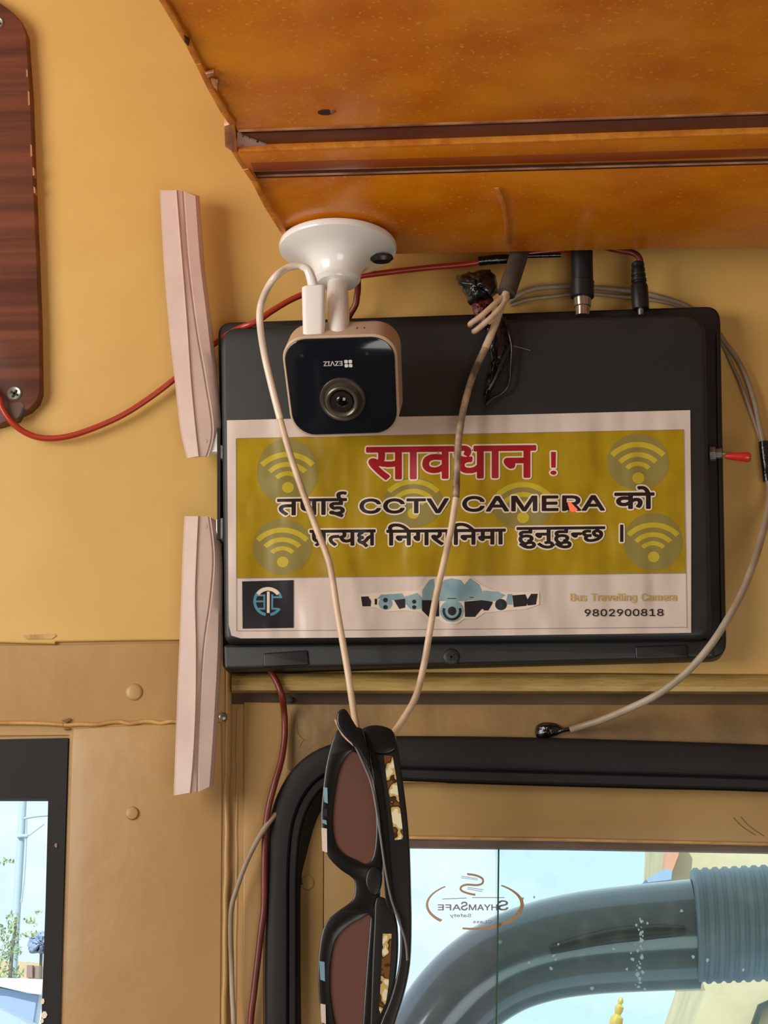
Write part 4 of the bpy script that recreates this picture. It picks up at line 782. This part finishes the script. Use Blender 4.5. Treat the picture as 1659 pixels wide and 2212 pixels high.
# ================================================================ sunglasses
SG = thing('sunglasses', 'black sunglasses with tinted lenses and leopard inlays hanging folded on the white cable', 'sunglasses')
def lens_mat():
    m = bpy.data.materials.new('violet_brown_tinted_lens'); m.use_nodes = True; n = m.node_tree.nodes; l = m.node_tree.links; n.clear()
    t = n.new('ShaderNodeBsdfTransparent'); t.inputs[0].default_value = lin((158, 116, 112)); g = n.new('ShaderNodeBsdfGlossy'); g.inputs['Roughness'].default_value = .06
    d = n.new('ShaderNodeBsdfDiffuse'); d.inputs[0].default_value = lin((138, 94, 84))
    m1 = n.new('ShaderNodeMixShader'); m1.inputs[0].default_value = .55; m2 = n.new('ShaderNodeMixShader'); m2.inputs[0].default_value = .10; o = n.new('ShaderNodeOutputMaterial')
    l.new(t.outputs[0], m1.inputs[1]); l.new(d.outputs[0], m1.inputs[2]); l.new(m1.outputs[0], m2.inputs[1]); l.new(g.outputs[0], m2.inputs[2]); l.new(m2.outputs[0], o.inputs[0]); return m
LM = lens_mat()
def sm(p, k=3): return [(v.x, v.y) for v in catmull([(a, b, 0) for a, b in p], k, True)]
ln1 = sm([(757, 1624), (738, 1650), (727, 1690), (720, 1745), (719, 1785), (726, 1822), (745, 1845), (770, 1857), (792, 1866), (806, 1848), (812, 1800), (810, 1745), (804, 1690), (790, 1655), (773, 1630)])
ln2 = sm([(798, 1976), (775, 1986), (748, 2002), (725, 2030), (715, 2075), (713, 2130), (719, 2185), (732, 2235), (758, 2275), (776, 2272), (783, 2215), (788, 2140), (794, 2060), (798, 2010)])
fo = sm([(728, 1578), (714, 1612), (703, 1660), (697, 1710), (693, 1765), (698, 1820), (710, 1852), (735, 1878), (757, 1893), (766, 1905), (765, 1935), (755, 1950), (730, 1968), (706, 1990), (694, 2020), (687, 2075), (687, 2135), (693, 2190), (705, 2245), (730, 2290), (770, 2310), (800, 2290), (812, 2210), (814, 2100), (818, 2000), (820, 1940), (826, 1880), (830, 1800), (824, 1720), (812, 1650), (800, 1600), (786, 1576), (756, 1568)], 3)
def glasses_slab(name, outer, holes, yf, yb, bev, m):
    """front: rounded rim with lens openings"""
    bm = bmesh.new(); prof = [(bev, 0), (bev*.3, bev*.3), (0, bev), (0, (yb-yf)-bev), (bev, yb-yf)]
    allr = []
    for k_, sgn in [(outer, 1)]+[(h, -1) for h in holes]:
        q2 = [(P(x, y, yf).x, P(x, y, yf).z) for x, y in k_]
        allr.append([[Vector((x, yf+dy, z)) for x, z in offs(q2, ins*sgn)] for ins, dy in prof])
    vs = [rings(bm, r, False, False) for r in allr]
    for end in (0, -1):
        loops = [v[end] for v in vs]; flat = [v for lp_ in loops for v in lp_]
        for t in tessellate_polygon([[Vector((v.co.x, v.co.z, 0)) for v in lp_] for lp_ in loops]):
            try: bm.faces.new([flat[i] for i in t])
            except ValueError: pass
    return link(name, bm, m, SG, True)
glasses_slab('front_frame', fo, [ln1, ln2], -.086, -.080, .0009, M['frame_gloss'])
def lens(pts):
    o = prism('lens', pts, -.0845, -.0830, LM, SG); return o
lens(ln1); lens(ln2)
prism('bridge_pad', sm([(795, 1880), (812, 1872), (826, 1890), (820, 1925), (806, 1935), (790, 1910)], 3), -.0885, -.085, M['temple_mat'], SG, bev=.001)
# decorative inlay on the outer rim edge
for x0, y0, x1, y1, mm in ((698, 1700, 707, 1736, 'ink_mid'), (697, 1746, 706, 1766, 'ink_navy'), (695, 1770, 705, 1782, 'ink_mid'), (694, 1788, 706, 1842, 'sticker'), (690, 2076, 701, 2120, 'ink_mid'), (692, 2168, 703, 2212, 'sticker')):
    prism('rim_inlay', [(x0, y0), (x1, y0+2), (x1+1, y1), (x0+2, y1-4)], -.0864, -.0835, M[mm], SG)
t1 = sm([(783, 1573), (812, 1572), (843, 1580), (856, 1600), (864, 1650), (873, 1715), (880, 1775), (885, 1850), (887, 1930), (888, 2000), (885, 2080), (874, 2140), (856, 2200), (838, 2260), (820, 2300), (806, 2290), (818, 2220), (842, 2160), (858, 2100), (864, 2050), (862, 1990), (846, 1955), (832, 1925), (828, 1870), (824, 1800), (817, 1730), (806, 1670), (792, 1612)], 3)
tm = prism('temple', t1, -.096, -.0895, M['temple_mat'], SG, bev=.0012)
t2 = sm([(812, 1940), (838, 1946), (856, 1985), (860, 2040), (856, 2100), (846, 2170), (832, 2240), (815, 2300), (796, 2300), (800, 2200), (804, 2080), (808, 2000)], 3)
tn = prism('temple', t2, -.0895, -.0865, M['temple_mat'], SG, bev=.0010)
prism('hinge_block', sm([(786, 1572), (815, 1566), (846, 1576), (854, 1600), (852, 1622), (822, 1630), (796, 1620), (788, 1596)], 3), -.0975, -.080, M['frame_gloss'], SG, bev=.0012)
def leopard():
    m = mat('leopard_inlay_print', (206, 176, 110), .3, coat=.5); n = m.node_tree.nodes; l = m.node_tree.links; g = n.new('ShaderNodeNewGeometry')
    v = n.new('ShaderNodeTexNoise'); v.inputs['Scale'].default_value = 150; v.inputs['Detail'].default_value = 1; l.new(g.outputs['Position'], v.inputs['Vector'])
    r = n.new('ShaderNodeValToRGB'); r.color_ramp.interpolation = 'CONSTANT'; e = r.color_ramp.elements
    e[0].color = lin((112, 66, 22)); e[1].position = .50; e[1].color = lin((196, 166, 96)); q = e.new(.43); q.color = lin((60, 34, 14)); q2 = e.new(.58); q2.color = lin((226, 214, 180))
    l.new(v.outputs['Fac'], r.inputs[0]); l.new(r.outputs[0], n['Principled BSDF'].inputs['Base Color']); return m
LEO = leopard()
prism('leopard_inlay', [(829, 1632), (848, 1633), (856, 1680), (866, 1760), (872, 1812), (853, 1815), (846, 1760), (836, 1690)], -.0964, -.094, LEO, tm)
prism('leopard_inlay', [(827, 2017), (846, 2017), (843, 2080), (839, 2130), (834, 2165), (822, 2190), (819, 2180), (824, 2090)], -.0899, -.088, LEO, tn)
# second temple arm folded across, its ear tip poking up at the top
arm = wire('folded_arm', [(762, 1600, -.0985), (785, 1650, -.0985), (804, 1700, -.0985), (818, 1780, -.0985), (828, 1850, -.0985), (836, 1900, -.0985), (846, 1945, -.0985), (862, 1990, -.0985), (876, 2035, -.0985), (880, 2075, -.0985)], 2.6, M['hilite'], SG, k=5)
prism('ear_tip', sm([(728, 1541), (738, 1531), (748, 1534), (764, 1560), (784, 1592), (796, 1624), (800, 1660), (790, 1648), (768, 1614), (744, 1590), (728, 1566)], 3), -.1035, -.0985, M['frame_gloss'], SG, bev=.0012)
prism('tip_highlight', sm([(722, 1556), (727, 1556), (736, 1574), (752, 1594), (764, 1612), (757, 1606), (738, 1588)], 2), -.1025, -.0995, M['cam_shell'], SG)  # cream highlight under the ear tip, put in as a pale sliver
prism('rear_rim', sm([(800, 1625), (816, 1640), (832, 1740), (842, 1850), (850, 1960), (844, 1972), (832, 1940), (826, 1860), (818, 1760), (806, 1680)], 3), -.0970, -.0955, M['frame_gloss'], SG, bev=.0005)

# ================================================================ print on the glass, seen from behind (mirrored)
def gp(name, polys, m): return print_mesh(name, [([k], True) for k in polys], .0143, 0, m, w2)
def er(cx, cy, rx, ry, w0, w1, a0, a1, k=18):
    o, i = [], []
    for j in range(k+1):
        t = j/k; a = math.radians(a0+(a1-a0)*t); w = w0+(w1-w0)*t
        o.append((cx+rx*math.cos(a), cy+ry*math.sin(a))); i.append((cx+(rx-w)*math.cos(a), cy+(ry-w)*math.sin(a)))
    return o+i[::-1]
gp('glass_logo_ring', [er(1026, 1955, 106, 52, 3, 7, 232, 135), er(1026, 1955, 106, 52, 3, 10, -57, 20), er(1026, 1955, 106, 54, 10, 4, 20, 105)], M['etch2'])
def sstroke(pts, w): return stroke_poly([(v.x, v.y) for v in catmull([(a, b, 0) for a, b in pts], 4)], w)
gp('glass_logo_swirl', [sstroke([(1009, 1888), (1028, 1891), (1042, 1898), (1042, 1908), (1030, 1912), (1008, 1911), (996, 1916), (997, 1924), (1012, 1930), (1027, 1933)], 4.5)], M['etch2'])
gp('glass_logo_lines', [rule((997, 1893), (1032, 1898), 1.2), rule((996, 1896), (1032, 1901), 1), rule((1010, 1917), (1044, 1922), 1.2), rule((1010, 1920), (1042, 1926), 1.2), rule((955, 1942), (1008, 1940), 1.5), rule((1020, 1939), (1090, 1939), 1.5)], M['etch'])
def mtext(seq, x0, x1, yt, yb, bold, cap_=682, name='glass_logo_lettering', m='etch'):
    g = text_px(seq, x0, x1, yt, yb, cap_); g = [([[(x0+x1-x, y) for x, y in k] for k in ks], s) for ks, s in g]
    print_mesh(name, g, .0143, bold, M[m], w2)
mtext(list('HYAM'), 1013, 1074, 1950, 1966, .5); mtext(['S'], 1076, 1098, 1938, 1966, .6, 691); mtext(['S'], 996, 1010, 1942, 1966, .6, 691); mtext(list('AFE'), 946, 995, 1950, 1966, .5)
mtext(list('Safety'), 972, 1018, 1972, 1981, .2); mtext(list('CLass'), 1022, 1062, 1986, 1994, .2)
# dried splashes on the tinted pane
random.seed(21)
def fleck(x, y, r, yy_=.0190):
    return [(x+r*random.uniform(.5, 1.2)*math.cos(a*.9), y+r*random.uniform(.5, 1.3)*math.sin(a*.9)) for a in range(7)]
fl = [fleck(x, y, r) for x, y, r in ((1081, 2034, 5), (1196, 2064, 4), (1200, 2072, 4), (1190, 2092, 4), (1143, 2080, 4), (1206, 2040, 3), (1279, 2134, 4), (1354, 2094, 4), (1497, 2067, 4), (1472, 1968, 4), (1325, 2050, 4), (1130, 1941, 3), (1154, 1938, 3), (1528, 2074, 4), (1606, 2095, 4))]
random.seed(4)
for i in range(34): fl.append(fleck(1382+random.gauss(0, 9)+(i*.0), 1985+i*4.6, random.uniform(1.5, 5)))
print_mesh('dried_splashes', [([k], True) for k in fl], .0188, 0, M['grey_dust'] if 'grey_dust' in M else mat('grey_white_dust', (176, 204, 206), .8), w2)['kind'] = 'stuff'

# ================================================================ outside
O = {}
O['duct'] = mat('grey_blue_painted_metal', (108, 124, 136), .2, c2=(74, 88, 98), scale=5, lo=.3, hi=.75, coat=.7)
O['sleeve'] = mat('grey_blue_ribbed_sleeve', (140, 160, 176), .45, c2=(118, 138, 156), scale=20)
O['darkslot'] = mat('dark_slot', (60, 66, 66), .5)
O['beige'] = mat('sunlit_beige_render', (214, 196, 160), .8, c2=(196, 178, 142), scale=2)
O['white'] = mat('sunlit_white_paint', (244, 246, 248), .6)
O['pole'] = mat('hazed_grey_pole', (176, 198, 206), .7)  # outdoor haze is put into this pale grey
O['leaf'] = mat('pale_green_leaves', (168, 190, 130), .7, c2=(120, 148, 104), scale=3)  # leaf greens painted paler to carry the haze
O['bark'] = mat('grey_bark', (120, 116, 100), .8)
O['roof'] = mat('terracotta_trim', (214, 150, 120), .7)
O['gold'] = mat('golden_metal', (236, 200, 110), .3, metal=.6)
O['brown'] = mat('brown_shutter', (150, 128, 118), .7)
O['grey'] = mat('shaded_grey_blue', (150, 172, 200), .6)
O['ground'] = mat('pale_asphalt', (150, 150, 146), .9)
big_box('ground', (-120, 1.0, -1.9), (120, 64, -1.8), O['ground'])
# curved duct close outside the right pane
YD = .42
pc = catmull([P(x, y, YD) for x, y in ((780, 2520), (860, 2370), (930, 2240), (1000, 2150), (1080, 2090), (1170, 2055), (1270, 2036), (1380, 2026), (1500, 2018))], 8)
DU = thing('curved_duct', 'large glossy grey-blue curved duct outside the right window', 'duct')
rD = 108*(P(1300, 2030, YD)-EYE).length/F
tube('bend', pc, lambda t: rD*(.80+.25*t), O['duct'], DU, 40)
bm = bmesh.new(); c0 = P(1496, 2000, YD-.01); c1 = P(2300, 1965, YD-.01); ax = (c1-c0); Ls = ax.length; pr = [(0, 0)]
pitch = 20*1.7/F; k = int(Ls/pitch)
for i in range(k): pr += [(rD*1.06, i*pitch+pitch*.1), (rD*1.10, i*pitch+pitch*.3), (rD*1.10, i*pitch+pitch*.62), (rD*1.06, i*pitch+pitch*.85)]
pr.append((0, k*pitch)); lathe('ribbed_sleeve', pr, c0, ax, O['sleeve'], DU, 48)
q = [P(x, y, YD-rD*1.0) for x, y in ((1190, 2052), (1300, 2026), (1400, 2014), (1480, 2010))]
tube('dark_slot', catmull(q, 5), lambda t: .0035+.003*math.sin(t*3.0), O['darkslot'], DU, 10)
# house at the right
HS = thing('beige_house', 'sunlit beige house behind the ribbed duct at the right', 'house')
YH = 14
prism('wall', [(1446, 1700), (2400, 1700), (2400, 2600), (1380, 2600), (1470, 2300), (1524, 2140), (1440, 1885)], YH, YH+3, O['beige'], HS)
prism('roof_trim', [(1434, 1880), (1440, 1840), (1454, 1800), (1470, 1800), (1466, 1846), (1450, 1888)], YH-.2, YH+.1, O['roof'], HS)
prism('eave', [(1396, 1900), (1438, 1876), (1452, 1880), (1450, 1900), (1400, 1906)], YH-.3, YH+.5, O['grey'], HS)
prism('window_frame', [(1615, 2240), (1640, 2170), (1662, 2160), (1800, 2158), (1800, 2172), (1660, 2174), (1646, 2186), (1630, 2240)], YH-.1, YH+.1, O['darkslot'], HS)
TS = thing('golden_spire', 'small golden tiered spire seen below the curved duct', 'spire')
p_ = P(1330, 2212, 30); px1 = 31.3/F
lathe('finial', [(0, -60*px1), (30*px1, -60*px1), (20*px1, -20*px1), (8*px1, -14*px1), (14*px1, 0), (13*px1, 14*px1), (6*px1, 20*px1), (9*px1, 28*px1), (9*px1, 36*px1), (4*px1, 41*px1), (6*px1, 47*px1), (4*px1, 54*px1), (0, 56*px1)], p_, (.25, 0, 1), O['gold'], TS, 16)
# left window: pole, tree, building, vehicle
UPo = thing('utility_pole', 'grey utility pole with a cross arm outside the left window', 'pole')
YP = 40; s_ = (P(50, 1900, YP)-EYE).length/F
tube('pole', [P(12, 2400, YP), P(28, 2100, YP), P(40, 1900, YP), P(50, 1728, YP), P(60, 1500, YP)], lambda t: s_*(9.5-2.2*t), O['pole'], UPo, 14)
wire('cross_arm', [(52, 1768, YP-.1), (80, 1763, YP-.1), (120, 1760, YP-.1)], 2.6, O['pole'], UPo)
wire('brace', [(62, 1805, YP-.1), (78, 1793, YP-.1), (95, 1780, YP-.1)], 1.6, O['pole'], UPo)
wire('clamp', [(38, 1807, YP-.12), (50, 1806, YP-.12), (60, 1806, YP-.12)], 4, O['pole'], UPo)
wire('hanging_lead', [(57, 1770, YP-.1), (56, 1830, YP-.1), (52, 1900, YP-.1), (46, 1950, YP-.1)], 1.8, O['pole'], UPo)
TR = thing('leafy_tree', 'young leafy tree in front of the utility pole outside the left window', 'tree')
YT = 30; st_ = (P(30, 2000, YT)-EYE).length/F
tube('trunk', catmull([P(22, 2500, YT), P(20, 2200, YT), P(24, 2080, YT), P(32, 2010, YT), P(34, 1985, YT)], 4), lambda t: st_*(6-4*t), O['bark'], TR, 10)
random.seed(31); bm = bmesh.new()
cl = [(28, 1985, 16, 16, 50), (24, 2020, 22, 22, 90), (62, 1988, 16, 7, 26), (70, 1995, 10, 6, 16), (66, 2018, 16, 6, 26), (80, 1970, 10, 4, 10), (14, 2060, 26, 20, 90), (34, 2052, 14, 14, 40), (6, 1860, 12, 7, 24), (24, 1862, 6, 5, 8), (-40, 2040, 50, 90, 240), (20, 2100, 34, 18, 90), (-6, 2005, 12, 12, 30)]
for cx, cy, rx, ry, k in cl:
    for i in range(k):
        a = random.uniform(0, 6.28); r = math.sqrt(random.random()); p = P(cx+rx*r*math.cos(a), cy+ry*r*math.sin(a), YT+random.uniform(-.6, .6))
        d = Vector([random.gauss(0, 1) for _ in range(3)]).normalized(); e = d.orthogonal().normalized(); e = (e+Vector([random.gauss(0, .3) for _ in range(3)])).normalized(); L_ = random.uniform(.026, .05); w_ = L_*.45
        vs = [bm.verts.new(p+d*L_), bm.verts.new(p+e*w_), bm.verts.new(p-d*L_), bm.verts.new(p-e*w_)]; bm.faces.new(vs)
o = link('foliage', bm, O['leaf'], TR); o['kind'] = 'stuff'
FB = thing('far_building', 'low far building with a brown shutter under the tree', 'building')
YB = 60
prism('wall', [(-300, 2080), (30, 2076), (90, 2080), (140, 2084), (140, 2180), (-300, 2180)], YB, YB+4, O['beige'], FB)
prism('shutter', [(58, 2085), (70, 2085), (70, 2112), (57, 2112)], YB-.2, YB+.1, O['brown'], FB)
prism('shutter', [(76, 2086), (96, 2088), (96, 2114), (76, 2114)], YB-.2, YB+.1, O['brown'], FB)
BT = thing('distant_tree', 'blue-hazed distant tree crown at the edge of the left window', 'tree')
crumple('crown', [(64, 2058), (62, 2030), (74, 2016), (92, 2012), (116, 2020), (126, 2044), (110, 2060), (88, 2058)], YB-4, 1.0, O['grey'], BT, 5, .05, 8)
tube('trunk', [Vector((P(90, 2040, YB-4).x, YB-4, -1.8)), P(90, 2040, YB-4)], .045, O['bark'], BT)
VH = thing('white_van', 'white vehicle roof at the bottom of the left window', 'vehicle')
YV = 9
prism('roof', [(-300, 2104), (0, 2112), (60, 2117), (86, 2120), (92, 2128), (90, 2150), (60, 2146), (0, 2132), (-300, 2110)], YV, YV+2.5, O['white'], VH, bev=.01)
prism('windscreen', [(-300, 2118), (0, 2134), (60, 2146), (80, 2150), (74, 2190), (70, 2212), (0, 2186), (-300, 2150)], YV+.06, YV+2, O['grey'], VH)
prism('bonnet', [(-300, 2150), (0, 2180), (40, 2200), (78, 2222), (110, 2240), (120, 2500), (-300, 2500)], YV-.1, YV+2, O['pole'], VH)
prism('body_side', [(70, 2140), (100, 2140), (110, 2500), (66, 2500)], YV+.1, YV+2, O['white'], VH)
